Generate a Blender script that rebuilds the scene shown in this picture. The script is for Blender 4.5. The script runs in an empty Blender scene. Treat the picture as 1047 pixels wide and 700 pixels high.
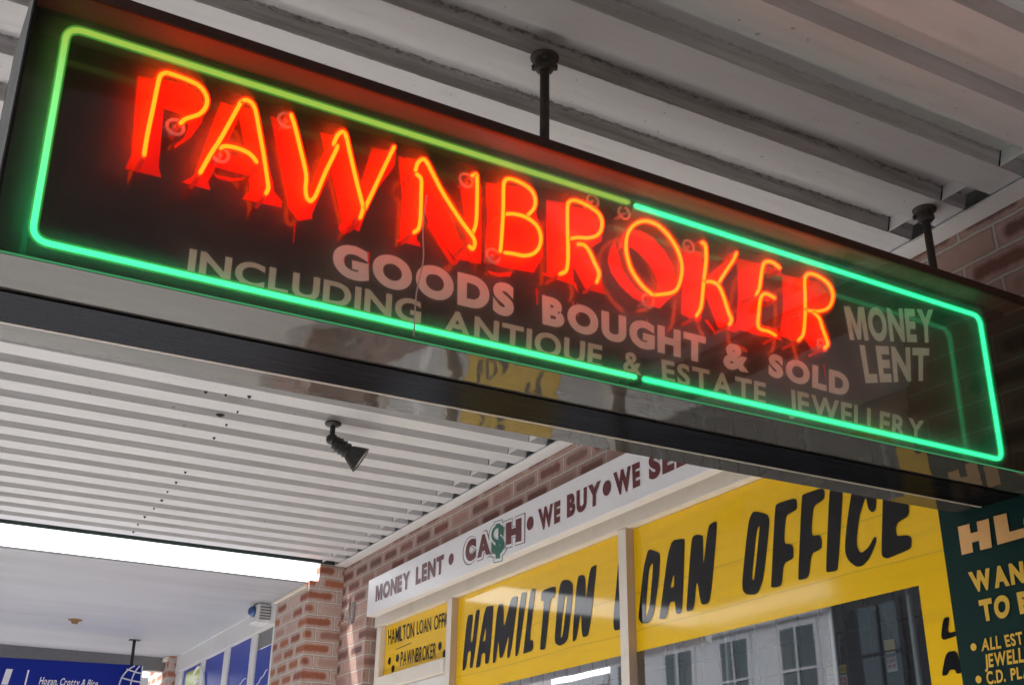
import bpy, bmesh, math, random
from mathutils import Vector, Matrix
from mathutils.geometry import tessellate_polygon
random.seed(7)
scene = bpy.context.scene
COL = scene.collection
R = math.radians

RED, GRN, HALO, SPREAD, SKY, SUN = 21.0, 3.5, .36, .8, .15, 4.3
# measured outlines: sign coordinates (x, z) in metres on the sign, wall coordinates (y, z) in metres
NE = [('P', [[(0.1491, 0.2045), (0.1497, 0.2398), (0.153, 0.2982), (0.156, 0.3531), (0.1585, 0.3679), (0.1646, 0.3747), (0.1706, 0.3769), (0.1976, 0.3759), (0.221, 0.3719), (0.2347, 0.3618), (0.2416, 0.3467), (0.24, 0.3287), (0.2311, 0.3132), (0.2176, 0.3022), (0.2081, 0.2945), (0.2021, 0.2852)]]), ('A', [[(0.2445, 0.1994), (0.2589, 0.2421), (0.2741, 0.2811), (0.2984, 0.3542), (0.302, 0.3636), (0.3093, 0.3703), (0.3181, 0.3693), (0.3259, 0.3613), (0.3309, 0.3478), (0.3387, 0.3175), (0.3503, 0.2714), (0.3616, 0.221), (0.3646, 0.205), (0.3616, 0.1935)], [(0.2749, 0.2584), (0.282, 0.2641), (0.3009, 0.2668), (0.3204, 0.2643), (0.3308, 0.2593), (0.3389, 0.2506)]]), ('W', [[(0.3953, 0.3676), (0.4036, 0.3472), (0.4181, 0.3009), (0.4317, 0.2525), (0.4327, 0.223), (0.4365, 0.206), (0.4436, 0.2017), (0.449, 0.2082), (0.4538, 0.2195), (0.4683, 0.2688), (0.4851, 0.3185), (0.4882, 0.3314)], [(0.4809, 0.3342), (0.4849, 0.3485), (0.49, 0.3591), (0.4968, 0.3656), (0.5039, 0.359), (0.512, 0.3303), (0.5264, 0.2791), (0.5405, 0.2325), (0.545, 0.2162), (0.5407, 0.1951)], [(0.5483, 0.2157), (0.5633, 0.257), (0.5808, 0.3062), (0.6025, 0.366)]]), ('N', [[(0.6508, 0.195), (0.659, 0.2049), (0.6625, 0.2289), (0.6629, 0.2757), (0.662, 0.3123), (0.6527, 0.3211)], [(0.6499, 0.3298), (0.6541, 0.3471), (0.6646, 0.3585), (0.6734, 0.3543), (0.6867, 0.3332), (0.7107, 0.2951), (0.7476, 0.2487), (0.7751, 0.2196), (0.7804, 0.2054), (0.7757, 0.1927), (0.7689, 0.1951)], [(0.7746, 0.3559), (0.7827, 0.3601), (0.7855, 0.3417), (0.785, 0.2901), (0.7829, 0.2496), (0.7766, 0.2294)]]), ('B', [[(0.8379, 0.2039), (0.8414, 0.2418), (0.8453, 0.3021), (0.8463, 0.349), (0.8503, 0.3669), (0.8616, 0.3748), (0.887, 0.3736), (0.9113, 0.364), (0.9211, 0.3451), (0.9178, 0.323), (0.9026, 0.3021)], [(0.8506, 0.2901), (0.8717, 0.2961), (0.8997, 0.2958), (0.9232, 0.2843), (0.9328, 0.2624), (0.9288, 0.2374), (0.9149, 0.2188), (0.8936, 0.2079), (0.8705, 0.2056), (0.8487, 0.203)]]), ('R', [[(0.978, 0.1889), (0.9919, 0.1999), (0.9972, 0.2251), (0.9986, 0.2641), (0.999, 0.306), (1.0013, 0.3516), (1.0091, 0.3662), (1.0261, 0.3712), (1.0543, 0.3669), (1.079, 0.3567), (1.0873, 0.3385), (1.0827, 0.3158), (1.0699, 0.3001), (1.0496, 0.2898), (1.0253, 0.2843), (1.0029, 0.2756)], [(1.0247, 0.2685), (1.0398, 0.2699), (1.0505, 0.2597), (1.0639, 0.2345), (1.0735, 0.2137), (1.0674, 0.1927)]]), ('O', [[(1.2096, 0.1975), (1.1841, 0.2123), (1.1597, 0.2405), (1.149, 0.2722), (1.1477, 0.2985), (1.1542, 0.3273), (1.1701, 0.3523), (1.1941, 0.3695), (1.2199, 0.375), (1.244, 0.3695), (1.2702, 0.3505), (1.2895, 0.3224), (1.2977, 0.2887), (1.2915, 0.2546), (1.2781, 0.2271), (1.2617, 0.2141), (1.24, 0.2057), (1.2173, 0.1983)]]), ('K', [[(1.362, 0.3627), (1.3704, 0.3565), (1.3696, 0.3237), (1.3612, 0.2854), (1.3515, 0.2393), (1.3425, 0.1994), (1.3284, 0.1759)], [(1.4621, 0.3618), (1.4511, 0.3418), (1.4301, 0.3138), (1.4017, 0.2744)], [(1.3584, 0.2638), (1.3799, 0.2691), (1.3987, 0.2643), (1.4107, 0.2397), (1.4209, 0.2039), (1.4275, 0.1891), (1.4209, 0.1758)]]), ('E', [[(1.5935, 0.3579), (1.5751, 0.3661), (1.5539, 0.3636), (1.5419, 0.3507), (1.532, 0.3223), (1.5222, 0.2886), (1.5111, 0.2707)], [(1.5657, 0.2735), (1.5459, 0.2784), (1.5317, 0.2739), (1.5208, 0.2573), (1.5115, 0.2217), (1.5057, 0.1929), (1.5131, 0.1836), (1.5364, 0.1832), (1.5559, 0.178)]]), ('R', [[(1.6282, 0.1819), (1.6451, 0.2011), (1.6566, 0.2432), (1.6656, 0.297), (1.6712, 0.3421), (1.6805, 0.3604), (1.6977, 0.3682), (1.7215, 0.3664), (1.7491, 0.3553), (1.7603, 0.3341), (1.7546, 0.3091), (1.7377, 0.2876), (1.71, 0.2737), (1.6816, 0.2672), (1.662, 0.2645)], [(1.6869, 0.2644), (1.7031, 0.2537), (1.7109, 0.2267), (1.7194, 0.2001), (1.7196, 0.1888), (1.7103, 0.1801)]])]
PA = [('P', [[(0.1286, 0.3883), (0.1449, 0.3893), (0.178, 0.3923), (0.1845, 0.2216), (0.1371, 0.2256)], [(0.1369, 0.227), (0.1302, 0.1975), (0.1911, 0.1989), (0.1832, 0.2226)], [(0.1547, 0.3949), (0.2133, 0.4001), (0.2381, 0.3885), (0.2507, 0.3622), (0.2482, 0.3308), (0.2326, 0.2955), (0.2067, 0.2625), (0.2054, 0.2669), (0.2206, 0.2891), (0.2265, 0.3134), (0.2199, 0.3362), (0.1821, 0.3357), (0.1746, 0.3657)]]), ('A', [[(0.2781, 0.3862), (0.2933, 0.3849), (0.3201, 0.3839), (0.2721, 0.2174), (0.2443, 0.2137)], [(0.2446, 0.2186), (0.2258, 0.1999), (0.2768, 0.1994), (0.2697, 0.22)], [(0.3062, 0.3894), (0.3423, 0.388), (0.3872, 0.2499), (0.3912, 0.2262), (0.3482, 0.2085), (0.3285, 0.3121)], [(0.3412, 0.2138), (0.3338, 0.1984), (0.3666, 0.1992), (0.4074, 0.2022), (0.4064, 0.2157), (0.3861, 0.2346)], [(0.2809, 0.2815), (0.3465, 0.2825), (0.3582, 0.2485), (0.2755, 0.2477)], [(0.279, 0.2341), (0.2898, 0.2325), (0.307, 0.2329), (0.3345, 0.2413), (0.3285, 0.2345), (0.3075, 0.2267), (0.2861, 0.2265)]]), ('W', [[(0.372, 0.3873), (0.4241, 0.3883), (0.467, 0.1959), (0.4403, 0.1835), (0.4206, 0.2051), (0.3988, 0.2864)], [(0.4624, 0.1947), (0.442, 0.1914), (0.4833, 0.3549), (0.5047, 0.3619), (0.4998, 0.318)], [(0.4695, 0.3849), (0.5229, 0.3866), (0.5429, 0.3315), (0.5613, 0.1971), (0.5262, 0.2), (0.5012, 0.2924)], [(0.5591, 0.1939), (0.5372, 0.2005), (0.5778, 0.3856), (0.6311, 0.3919), (0.6271, 0.3579), (0.5846, 0.2809)], [(0.5214, 0.2012), (0.5173, 0.19), (0.5288, 0.1781), (0.5425, 0.1894), (0.5372, 0.2005)], [(0.4353, 0.1895), (0.4417, 0.1829), (0.4463, 0.1951)]]), ('N', [[(0.6338, 0.384), (0.6686, 0.3852), (0.6811, 0.1982), (0.6433, 0.1969), (0.6453, 0.2957)], [(0.6432, 0.2009), (0.6359, 0.1949), (0.6888, 0.1966), (0.685, 0.207)], [(0.6503, 0.3866), (0.6923, 0.3888), (0.7986, 0.1924), (0.7641, 0.1888), (0.7057, 0.2493)], [(0.7705, 0.3686), (0.8229, 0.3733), (0.8217, 0.193), (0.7959, 0.1891), (0.7847, 0.2821)], [(0.7005, 0.2479), (0.7082, 0.2527), (0.7615, 0.1855), (0.7746, 0.1993), (0.7705, 0.1836), (0.7601, 0.1731), (0.7511, 0.1776)]]), ('B', [[(0.833, 0.3837), (0.9142, 0.3979), (0.9548, 0.3783), (0.9551, 0.3412), (0.9707, 0.306), (0.9692, 0.2499), (0.9451, 0.2043), (0.8776, 0.1992), (0.8293, 0.2002), (0.8367, 0.2967)], [(0.8363, 0.1835), (0.8554, 0.1819), (0.8942, 0.1927), (0.8885, 0.1817), (0.8608, 0.1748), (0.8401, 0.1765)]]), ('R', [[(0.98, 0.3865), (1.0398, 0.393), (1.0439, 0.2044), (1.03, 0.2062), (0.9778, 0.2088)], [(0.9779, 0.2114), (0.9643, 0.2095), (0.9723, 0.2048), (1.0409, 0.2011), (1.0542, 0.1837), (1.0495, 0.2058)], [(1.0368, 0.3893), (1.0892, 0.3934), (1.1234, 0.3698), (1.121, 0.3252), (1.0846, 0.2938), (1.0391, 0.2978)], [(1.0391, 0.2978), (1.0907, 0.3008), (1.123, 0.1974), (1.0717, 0.1982), (1.0427, 0.2458)]]), ('O', [[(1.1618, 0.3142), (1.1728, 0.3474), (1.1989, 0.3768), (1.2329, 0.3805), (1.2634, 0.3718), (1.2929, 0.3486), (1.3153, 0.3151), (1.3183, 0.2769), (1.3022, 0.2345), (1.2684, 0.1986), (1.238, 0.198), (1.1967, 0.207), (1.1626, 0.228), (1.1407, 0.2546), (1.1339, 0.2798), (1.1408, 0.3086), (1.1541, 0.334), (1.1618, 0.3142), (1.1739, 0.2684), (1.2044, 0.2328), (1.2394, 0.217), (1.2613, 0.2249), (1.2675, 0.2644), (1.2485, 0.2981), (1.2166, 0.323), (1.1869, 0.3318)]]), ('K', [[(1.3484, 0.366), (1.401, 0.3712), (1.3848, 0.1962), (1.3744, 0.1885), (1.327, 0.1995)], [(1.3878, 0.291), (1.4905, 0.3829), (1.5195, 0.3845), (1.4252, 0.2747), (1.386, 0.2404)], [(1.3911, 0.2918), (1.4442, 0.2991), (1.4918, 0.1923), (1.4778, 0.1865), (1.4291, 0.1896)], [(1.3913, 0.1977), (1.4014, 0.2027), (1.4216, 0.1798), (1.4177, 0.1735)]]), ('E', [[(1.5078, 0.3844), (1.5812, 0.3885), (1.5462, 0.1985), (1.4822, 0.1958), (1.5035, 0.2906)], [(1.5599, 0.386), (1.6525, 0.3886), (1.6461, 0.369), (1.5603, 0.3625)], [(1.5542, 0.3142), (1.6139, 0.3169), (1.6106, 0.2928), (1.5504, 0.2845)], [(1.5325, 0.2236), (1.6151, 0.2248), (1.6254, 0.1986), (1.5289, 0.1948)]]), ('R', [[(1.6495, 0.3777), (1.717, 0.3805), (1.6828, 0.2051), (1.6184, 0.2084), (1.6426, 0.2944)], [(1.7098, 0.3818), (1.7697, 0.3843), (1.8037, 0.3621), (1.7963, 0.318), (1.7544, 0.2906), (1.6956, 0.289)], [(1.6966, 0.2951), (1.7554, 0.2967), (1.7786, 0.2136), (1.7235, 0.1895), (1.6929, 0.2244)]])]
T = [('GOODS', [(0.5076, 0.1603), (0.8991, 0.1642), (0.8959, 0.0923), (0.5143, 0.0926)], 0.06, 'a'), ('BOUGHT', [(0.964, 0.1589), (1.3927, 0.1574), (1.386, 0.0919), (0.9635, 0.0945)], 0.06, 'a'), ('&', [(1.4419, 0.1573), (1.5203, 0.1618), (1.5106, 0.0954), (1.4361, 0.0925)], 0.05, 'a'), ('SOLD', [(1.579, 0.1582), (1.8353, 0.1549), (1.8242, 0.0941), (1.5696, 0.0998)], 0.06, 'a'), ('INCLUDING', [(0.2529, 0.0779), (0.6931, 0.0813), (0.6922, 0.0325), (0.2527, 0.0313)], 0.03, 'b'), ('ANTIQUE', [(0.7411, 0.077), (1.11, 0.0771), (1.1048, 0.0239), (0.7397, 0.0278)], 0.03, 'b'), ('&', [(1.1623, 0.0781), (1.2107, 0.0791), (1.2072, 0.0297), (1.1593, 0.0291)], 0.03, 'b'), ('ESTATE', [(1.2625, 0.0785), (1.5596, 0.08), (1.5522, 0.0248), (1.2611, 0.029)], 0.03, 'b'), ('JEWELLERY', [(1.6249, 0.0793), (2.0819, 0.0778), (2.0647, 0.0179), (1.6199, 0.0239)], 0.03, 'b'), ('MONEY', [(1.8499, 0.3383), (2.191, 0.4071), (2.1734, 0.3079), (1.8556, 0.2487)], 0.045, 'c'), ('LENT', [(1.8862, 0.2422), (2.1482, 0.2875), (2.1228, 0.1934), (1.8892, 0.1425)], 0.045, 'c')]
RING = [(0.1972, 0.2856), (0.2794, 0.2562), (0.3923, 0.3663), (0.7706, 0.3534), (0.8309, 0.1994), (1.0787, 0.3958), (1.1612, 0.3904), (1.2105, 0.1898), (1.3373, 0.3551), (1.7205, 0.1945)]
B = [('H', [[(5.3476, 2.6964), (5.2896, 2.692), (5.2784, 2.6828), (5.3018, 2.5555), (5.2763, 2.5502), (5.2481, 2.704), (5.2065, 2.7047), (5.2018, 2.6947), (5.262, 2.424), (5.3035, 2.4217), (5.2882, 2.5082), (5.3262, 2.5085), (5.3458, 2.4248), (5.3921, 2.4166)]]), ('A', [[(5.145, 2.7075), (5.054, 2.6981), (5.0477, 2.6898), (5.0806, 2.4243), (5.1299, 2.4216), (5.1269, 2.4784), (5.1671, 2.4791), (5.1799, 2.4187), (5.2244, 2.4151), (5.2311, 2.4248)], [(5.1258, 2.612), (5.1299, 2.5364), (5.1621, 2.5346)]]), ('M', [[(5.0046, 2.6963), (4.9404, 2.6901), (4.9356, 2.5574), (4.8613, 2.7078), (4.796, 2.701), (4.7921, 2.6933), (4.8618, 2.4231), (4.8988, 2.421), (4.8748, 2.54), (4.9366, 2.4325), (4.9745, 2.4312), (4.9881, 2.53), (5.0121, 2.4161), (5.0509, 2.4164)]]), ('I', [[(4.7651, 2.7113), (4.7107, 2.7062), (4.7051, 2.6983), (4.78, 2.4212), (4.8197, 2.4195)]]), ('L', [[(4.6697, 2.7093), (4.6256, 2.7075), (4.6203, 2.698), (4.6748, 2.4739), (4.6401, 2.4732), (4.6362, 2.4398), (4.6481, 2.425), (4.7354, 2.4222), (4.7303, 2.4315)]]), ('T', [[(4.5639, 2.6854), (4.4412, 2.6862), (4.4281, 2.6698), (4.4413, 2.6367), (4.4793, 2.6333), (4.5238, 2.4199), (4.5404, 2.4156), (4.5739, 2.42), (4.574, 2.4306), (4.5364, 2.6346), (4.567, 2.638)]]), ('O', [[(4.3677, 2.7001), (4.3118, 2.6898), (4.2807, 2.6679), (4.278, 2.6392), (4.3229, 2.4402), (4.3465, 2.42), (4.3939, 2.413), (4.4339, 2.4279), (4.4418, 2.4568), (4.4086, 2.6376), (4.3921, 2.684)], [(4.3332, 2.6247), (4.3286, 2.6158), (4.3698, 2.4546), (4.3857, 2.445), (4.3888, 2.4573), (4.3556, 2.6204)]]), ('N', [[(4.2413, 2.6929), (4.1952, 2.6923), (4.1728, 2.6761), (4.1755, 2.5662), (4.1344, 2.7086), (4.0866, 2.7151), (4.0795, 2.7059), (4.1493, 2.4273), (4.1864, 2.4211), (4.2085, 2.4318), (4.2137, 2.5412), (4.254, 2.419), (4.2923, 2.4149)]]), ('L', [[(3.9085, 2.6993), (3.87, 2.697), (3.8904, 2.4123), (3.9691, 2.4164), (3.921, 2.6368)]]), ('O', [[(3.6939, 2.6952), (3.6747, 2.6956), (3.6195, 2.671), (3.6107, 2.6546), (3.6273, 2.557), (3.6729, 2.4301), (3.7054, 2.4084), (3.7556, 2.4145), (3.776, 2.439), (3.7693, 2.4667), (3.7302, 2.6271)], [(3.6655, 2.6402), (3.66, 2.6281), (3.6954, 2.469), (3.72, 2.4375), (3.7288, 2.4388), (3.6922, 2.6198)]]), ('A', [[(3.5434, 2.7022), (3.4486, 2.691), (3.4459, 2.6812), (3.4827, 2.414), (3.5234, 2.4136), (3.5253, 2.4654), (3.561, 2.4645), (3.5867, 2.4063), (3.631, 2.4131), (3.6303, 2.4235)], [(3.523, 2.5731), (3.5272, 2.5178), (3.5533, 2.519)]]), ('N', [[(3.4028, 2.6824), (3.3735, 2.6901), (3.3349, 2.6781), (3.3303, 2.6667), (3.3408, 2.552), (3.2964, 2.7077), (3.254, 2.7133), (3.2406, 2.7053), (3.3087, 2.4258), (3.3472, 2.4209), (3.3663, 2.4287), (3.3822, 2.5259), (3.4089, 2.4123), (3.4541, 2.4128), (3.4567, 2.4234)]]), ('O', [[(3.0385, 2.6975), (3.0189, 2.6948), (2.9627, 2.6716), (2.9534, 2.6532), (2.9594, 2.619), (3.0076, 2.4572), (3.0366, 2.4155), (3.0568, 2.4083), (3.1051, 2.4167), (3.1232, 2.4338), (3.1227, 2.4658), (3.0839, 2.6075), (3.0612, 2.675)], [(3.01, 2.6435), (3.0086, 2.6301), (3.0554, 2.463), (3.0658, 2.4585), (3.0695, 2.4688), (3.0274, 2.6213)]]), ('F', [[(2.9191, 2.6904), (2.9023, 2.696), (2.8233, 2.6937), (2.808, 2.6854), (2.8099, 2.6574), (2.8199, 2.6504), (2.8664, 2.6456), (2.8788, 2.6072), (2.8895, 2.5516), (2.8541, 2.5422), (2.8464, 2.5313), (2.849, 2.4979), (2.8541, 2.4928), (2.9007, 2.4854), (2.9187, 2.4162), (2.9422, 2.413), (2.9743, 2.4181), (2.9691, 2.4377)]]), ('F', [[(2.7827, 2.6918), (2.7731, 2.6957), (2.6896, 2.6944), (2.6735, 2.6859), (2.6753, 2.6616), (2.6869, 2.6522), (2.7297, 2.6442), (2.7444, 2.6013), (2.7552, 2.5486), (2.7153, 2.5429), (2.7091, 2.5264), (2.7128, 2.5002), (2.7263, 2.4952), (2.7631, 2.4908), (2.7847, 2.4158), (2.8328, 2.4169), (2.8361, 2.4254)]]), ('I', [[(2.6437, 2.7152), (2.5822, 2.705), (2.5899, 2.6704), (2.6494, 2.4196), (2.6625, 2.4146), (2.6993, 2.4175), (2.7042, 2.4243)]]), ('C', [[(2.5463, 2.6681), (2.5277, 2.6843), (2.4612, 2.6784), (2.4449, 2.6593), (2.4585, 2.5752), (2.4681, 2.563), (2.4797, 2.5629), (2.4929, 2.5777), (2.4961, 2.6166), (2.5091, 2.5992), (2.5328, 2.5638), (2.5547, 2.4989), (2.5583, 2.4707), (2.5479, 2.4513), (2.5366, 2.449), (2.5118, 2.4581), (2.4803, 2.4872), (2.4736, 2.4812), (2.4759, 2.4675), (2.5092, 2.4263), (2.543, 2.4076), (2.57, 2.41), (2.5983, 2.4328), (2.6105, 2.4584), (2.6086, 2.4871), (2.5864, 2.5646)]]), ('E', [[(2.4137, 2.6627), (2.3349, 2.6645), (2.3223, 2.6524), (2.3261, 2.6305), (2.3653, 2.6151), (2.3723, 2.5826), (2.3692, 2.5705), (2.3379, 2.5616), (2.3292, 2.5493), (2.3333, 2.5252), (2.3421, 2.5161), (2.3797, 2.5081), (2.3916, 2.494), (2.3917, 2.4801), (2.3902, 2.4675), (2.3478, 2.462), (2.3368, 2.4514), (2.342, 2.4252), (2.3516, 2.419), (2.4215, 2.4114), (2.4403, 2.4097), (2.4574, 2.4187), (2.4607, 2.4305), (2.4388, 2.5417)]]), ('L', [[(2.2615, 2.2047), (2.2373, 2.2056), (2.2543, 2.1618), (2.2155, 2.1631), (2.2209, 2.1501), (2.2817, 2.1439)]]), ('A', [[(2.2676, 2.1121), (2.2281, 2.1115), (2.222, 2.0511), (2.2425, 2.0503), (2.2448, 2.0626), (2.2634, 2.0639), (2.2748, 2.0503), (2.2957, 2.0504)]])]
Q = [('MONEY', [(6.311, 3.005), (5.7977, 3.0004), (5.7944, 2.9011), (6.3027, 2.9089)], 2.438, 0.06, 'maroon', 'f'), ('LENT', [(5.7162, 3.0016), (5.3511, 3.0012), (5.3502, 2.9013), (5.7134, 2.9034)], 2.438, 0.06, 'maroon', 'f'), ('CA', [(5.0913, 3.0138), (4.8187, 3.0029), (4.8099, 2.8937), (5.0873, 2.9026)], 2.438, 0.09, 'maroon', 'cash'), ('$', [(4.8056, 3.031), (4.6675, 3.0144), (4.6622, 2.865), (4.7987, 2.8832)], 2.438, 0.06, 'greenp', 'cash'), ('H', [(4.6518, 3.0066), (4.4957, 2.9988), (4.4965, 2.8876), (4.6498, 2.9003)], 2.438, 0.09, 'maroon', 'cash'), ('WE', [(4.3405, 2.9986), (4.1383, 2.9943), (4.1452, 2.8977), (4.3228, 2.8935)], 2.438, 0.06, 'maroon', 'f'), ('BUY', [(4.0834, 3.001), (3.8064, 2.9958), (3.8128, 2.8976), (4.0845, 2.899)], 2.438, 0.06, 'maroon', 'f'), ('WE', [(3.712, 3.0008), (3.5203, 2.9971), (3.5232, 2.8991), (3.7017, 2.8988)], 2.438, 0.06, 'maroon', 'f'), ('SELL', [(3.4586, 3.0063), (3.1008, 3.0042), (3.11, 2.9032), (3.4611, 2.901)], 2.438, 0.06, 'maroon', 'f'), ('HAMILTON', [(6.4344, 2.7786), (6.0446, 2.7693), (6.0377, 2.6815), (6.4205, 2.6883)], 2.583, 0.02, 'blackp', 'p1'), ('LOAN', [(6.0043, 2.7656), (5.8103, 2.7592), (5.8022, 2.6828), (5.9991, 2.6894)], 2.583, 0.02, 'blackp', 'p1'), ('OFFICE', [(5.767, 2.7578), (5.4707, 2.7521), (5.4646, 2.6739), (5.7648, 2.6811)], 2.583, 0.02, 'blackp', 'p1'), ('PAWNBROKER', [(6.217, 2.6227), (5.7242, 2.6076), (5.7255, 2.5296), (6.2183, 2.5422)], 2.583, 0.02, 'blackp', 'p1'), ('H', [(2.0543, 2.4022), (1.9522, 2.4016), (1.9563, 2.3258), (2.0549, 2.326)], 2.452, 0.1, 'gold2', 'g'), ('L', [(1.9368, 2.4034), (1.8535, 2.4013), (1.8527, 2.3306), (1.9383, 2.3286)], 2.452, 0.1, 'gold2', 'g'), ('O', [(1.8474, 2.4012), (1.7493, 2.401), (1.7548, 2.3302), (1.8527, 2.3306)], 2.452, 0.08, 'gold2', 'g'), ('WANT', [(2.044, 2.2772), (1.8273, 2.2729), (1.8337, 2.2189), (2.0378, 2.2231)], 2.452, 0.06, 'gold', 'g'), ('TO', [(2.0248, 2.2004), (1.9273, 2.2009), (1.9361, 2.1447), (2.022, 2.1453)], 2.452, 0.06, 'gold', 'g'), ('BUY', [(1.9061, 2.2001), (1.7544, 2.2011), (1.7604, 2.1519), (1.9056, 2.1458)], 2.452, 0.06, 'gold', 'g'), ('ALL', [(2.0328, 2.1031), (1.9747, 2.1054), (1.9771, 2.0726), (2.0386, 2.0735)], 2.452, 0.03, 'gold', 'g'), ('ESTATE', [(1.9633, 2.103), (1.8427, 2.1068), (1.846, 2.0752), (1.9616, 2.0734)], 2.452, 0.03, 'gold', 'g'), ('JEWELLERY', [(2.0325, 2.0639), (1.846, 2.0688), (1.8505, 2.0314), (2.0361, 2.0315)], 2.452, 0.03, 'gold', 'g'), ('C.D.', [(2.0354, 2.0219), (1.9757, 2.0232), (1.9794, 1.992), (2.0363, 1.9903)], 2.452, 0.03, 'gold', 'g'), ('PLAYERS', [(1.9609, 2.0214), (1.8196, 2.0271), (1.8227, 1.9975), (1.9632, 1.9926)], 2.452, 0.03, 'gold', 'g')]
DOT = [('maroon', (5.2603, 2.9562), 2.438, 0.03), ('maroon', (4.4143, 2.9521), 2.438, 0.032), ('maroon', (3.7629, 2.9508), 2.438, 0.032), ('blackp', (6.3884, 2.5922), 2.583, 0.036), ('blackp', (6.2672, 2.5933), 2.583, 0.036), ('blackp', (6.3271, 2.5407), 2.583, 0.036), ('blackp', (5.6765, 2.584), 2.583, 0.036), ('blackp', (5.6146, 2.534), 2.583, 0.036), ('gold', (2.0617, 2.0871), 2.452, 0.0095), ('gold', (2.0612, 2.0061), 2.452, 0.0095)]
SC = [(1.081, 5.505), (1.081, 5.704), (1.08, 5.895), (1.09, 6.077), (1.089, 6.267), (1.081, 6.472), (1.082, 6.666), (1.093, 6.855), (0.894, 4.364), (0.974, 4.355), (1.064, 4.325), (1.071, 4.525), (1.017, 4.604), (1.073, 4.711), (1.072, 4.915)]
# ------------------------------------------------------------------ materials
def new_mat(name):
    m = bpy.data.materials.new(name); m.use_nodes = True
    nt = m.node_tree; nt.nodes.clear()
    return m, nt
class NT:
    """small node helper"""
    def __init__(s, nt): s.nt = nt
    def n(s, typ, **kw):
        nd = s.nt.nodes.new(typ)
        ins = kw.pop('ins', {})
        for k, v in kw.items(): setattr(nd, k, v)
        for k, v in ins.items():
            if hasattr(v, 'links') or isinstance(v, bpy.types.NodeSocket): s.nt.links.new(v, nd.inputs[k])
            else: nd.inputs[k].default_value = v
        return nd
    def math(s, op, a, b=0.0, c=0.0, clamp=False):
        nd = s.nt.nodes.new('ShaderNodeMath'); nd.operation = op; nd.use_clamp = clamp
        for i, v in enumerate((a, b, c)):
            if isinstance(v, bpy.types.NodeSocket): s.nt.links.new(v, nd.inputs[i])
            else: nd.inputs[i].default_value = v
        return nd.outputs[0]
    def mix(s, f, a, b, blend='MIX'):
        nd = s.nt.nodes.new('ShaderNodeMix'); nd.data_type = 'RGBA'; nd.blend_type = blend
        for i, v in ((0, f), (6, a), (7, b)):
            if isinstance(v, bpy.types.NodeSocket): s.nt.links.new(v, nd.inputs[i])
            else: nd.inputs[i].default_value = v if i == 0 else (*v, 1)
        return nd.outputs[2]
    def noise(s, vec, scale, detail=4, rough=.6, dim='3D'):
        nd = s.n('ShaderNodeTexNoise', ins={'Scale': scale, 'Detail': detail, 'Roughness': rough})
        if vec is not None: s.nt.links.new(vec, nd.inputs['Vector'])
        return nd.outputs['Fac']
    def ramp(s, f, lo, hi):
        nd = s.nt.nodes.new('ShaderNodeMapRange'); nd.clamp = True
        s.nt.links.new(f, nd.inputs[0]); nd.inputs[1].default_value = lo; nd.inputs[2].default_value = hi
        return nd.outputs[0]
    def scalevec(s, vec, sc):
        nd = s.n('ShaderNodeVectorMath', operation='MULTIPLY'); s.nt.links.new(vec, nd.inputs[0]); nd.inputs[1].default_value = sc
        return nd.outputs[0]
    def bump(s, h, strength=.2, dist=.002):
        nd = s.n('ShaderNodeBump', ins={'Strength': strength, 'Distance': dist, 'Height': h}); return nd.outputs[0]
    def out(s, sh):
        o = s.nt.nodes.new('ShaderNodeOutputMaterial'); s.nt.links.new(sh, o.inputs['Surface'])

def pos(t): return t.n('ShaderNodeNewGeometry').outputs['Position']
def objc(t): return t.n('ShaderNodeTexCoord').outputs['Object']

def paint(name, col, rough=.5, var=.12, scale=9.0, bump=.05, spec=.5, dirt=.0, dirtcol=(.12,.1,.08), metallic=0.0, coat=0.0, stretch=(1,1,1), local=False):
    m, nt = new_mat(name); t = NT(nt)
    p = t.scalevec(objc(t) if local else pos(t), stretch)
    f = t.noise(p, scale, 5)
    c = t.mix(f, tuple(x*(1-var) for x in col), tuple(min(1, x*(1+var)) for x in col))
    if dirt:
        d = t.ramp(t.noise(p, scale*.45, 8, .7), .5, .78)
        d = t.math('MULTIPLY', d, dirt)
        c = t.mix(d, c, dirtcol)
    fine = t.noise(p, scale*14, 3)
    r = t.math('ADD', rough - .06, t.math('MULTIPLY', f, .12))
    b = t.n('ShaderNodeBsdfPrincipled', ins={'Base Color': c, 'Roughness': r, 'Metallic': metallic, 'Coat Weight': coat, 'Coat Roughness': .06, 'Specular IOR Level': spec})
    if bump: nt.links.new(t.bump(fine, bump, .002), b.inputs['Normal'])
    t.out(b.outputs[0]); return m

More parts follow.
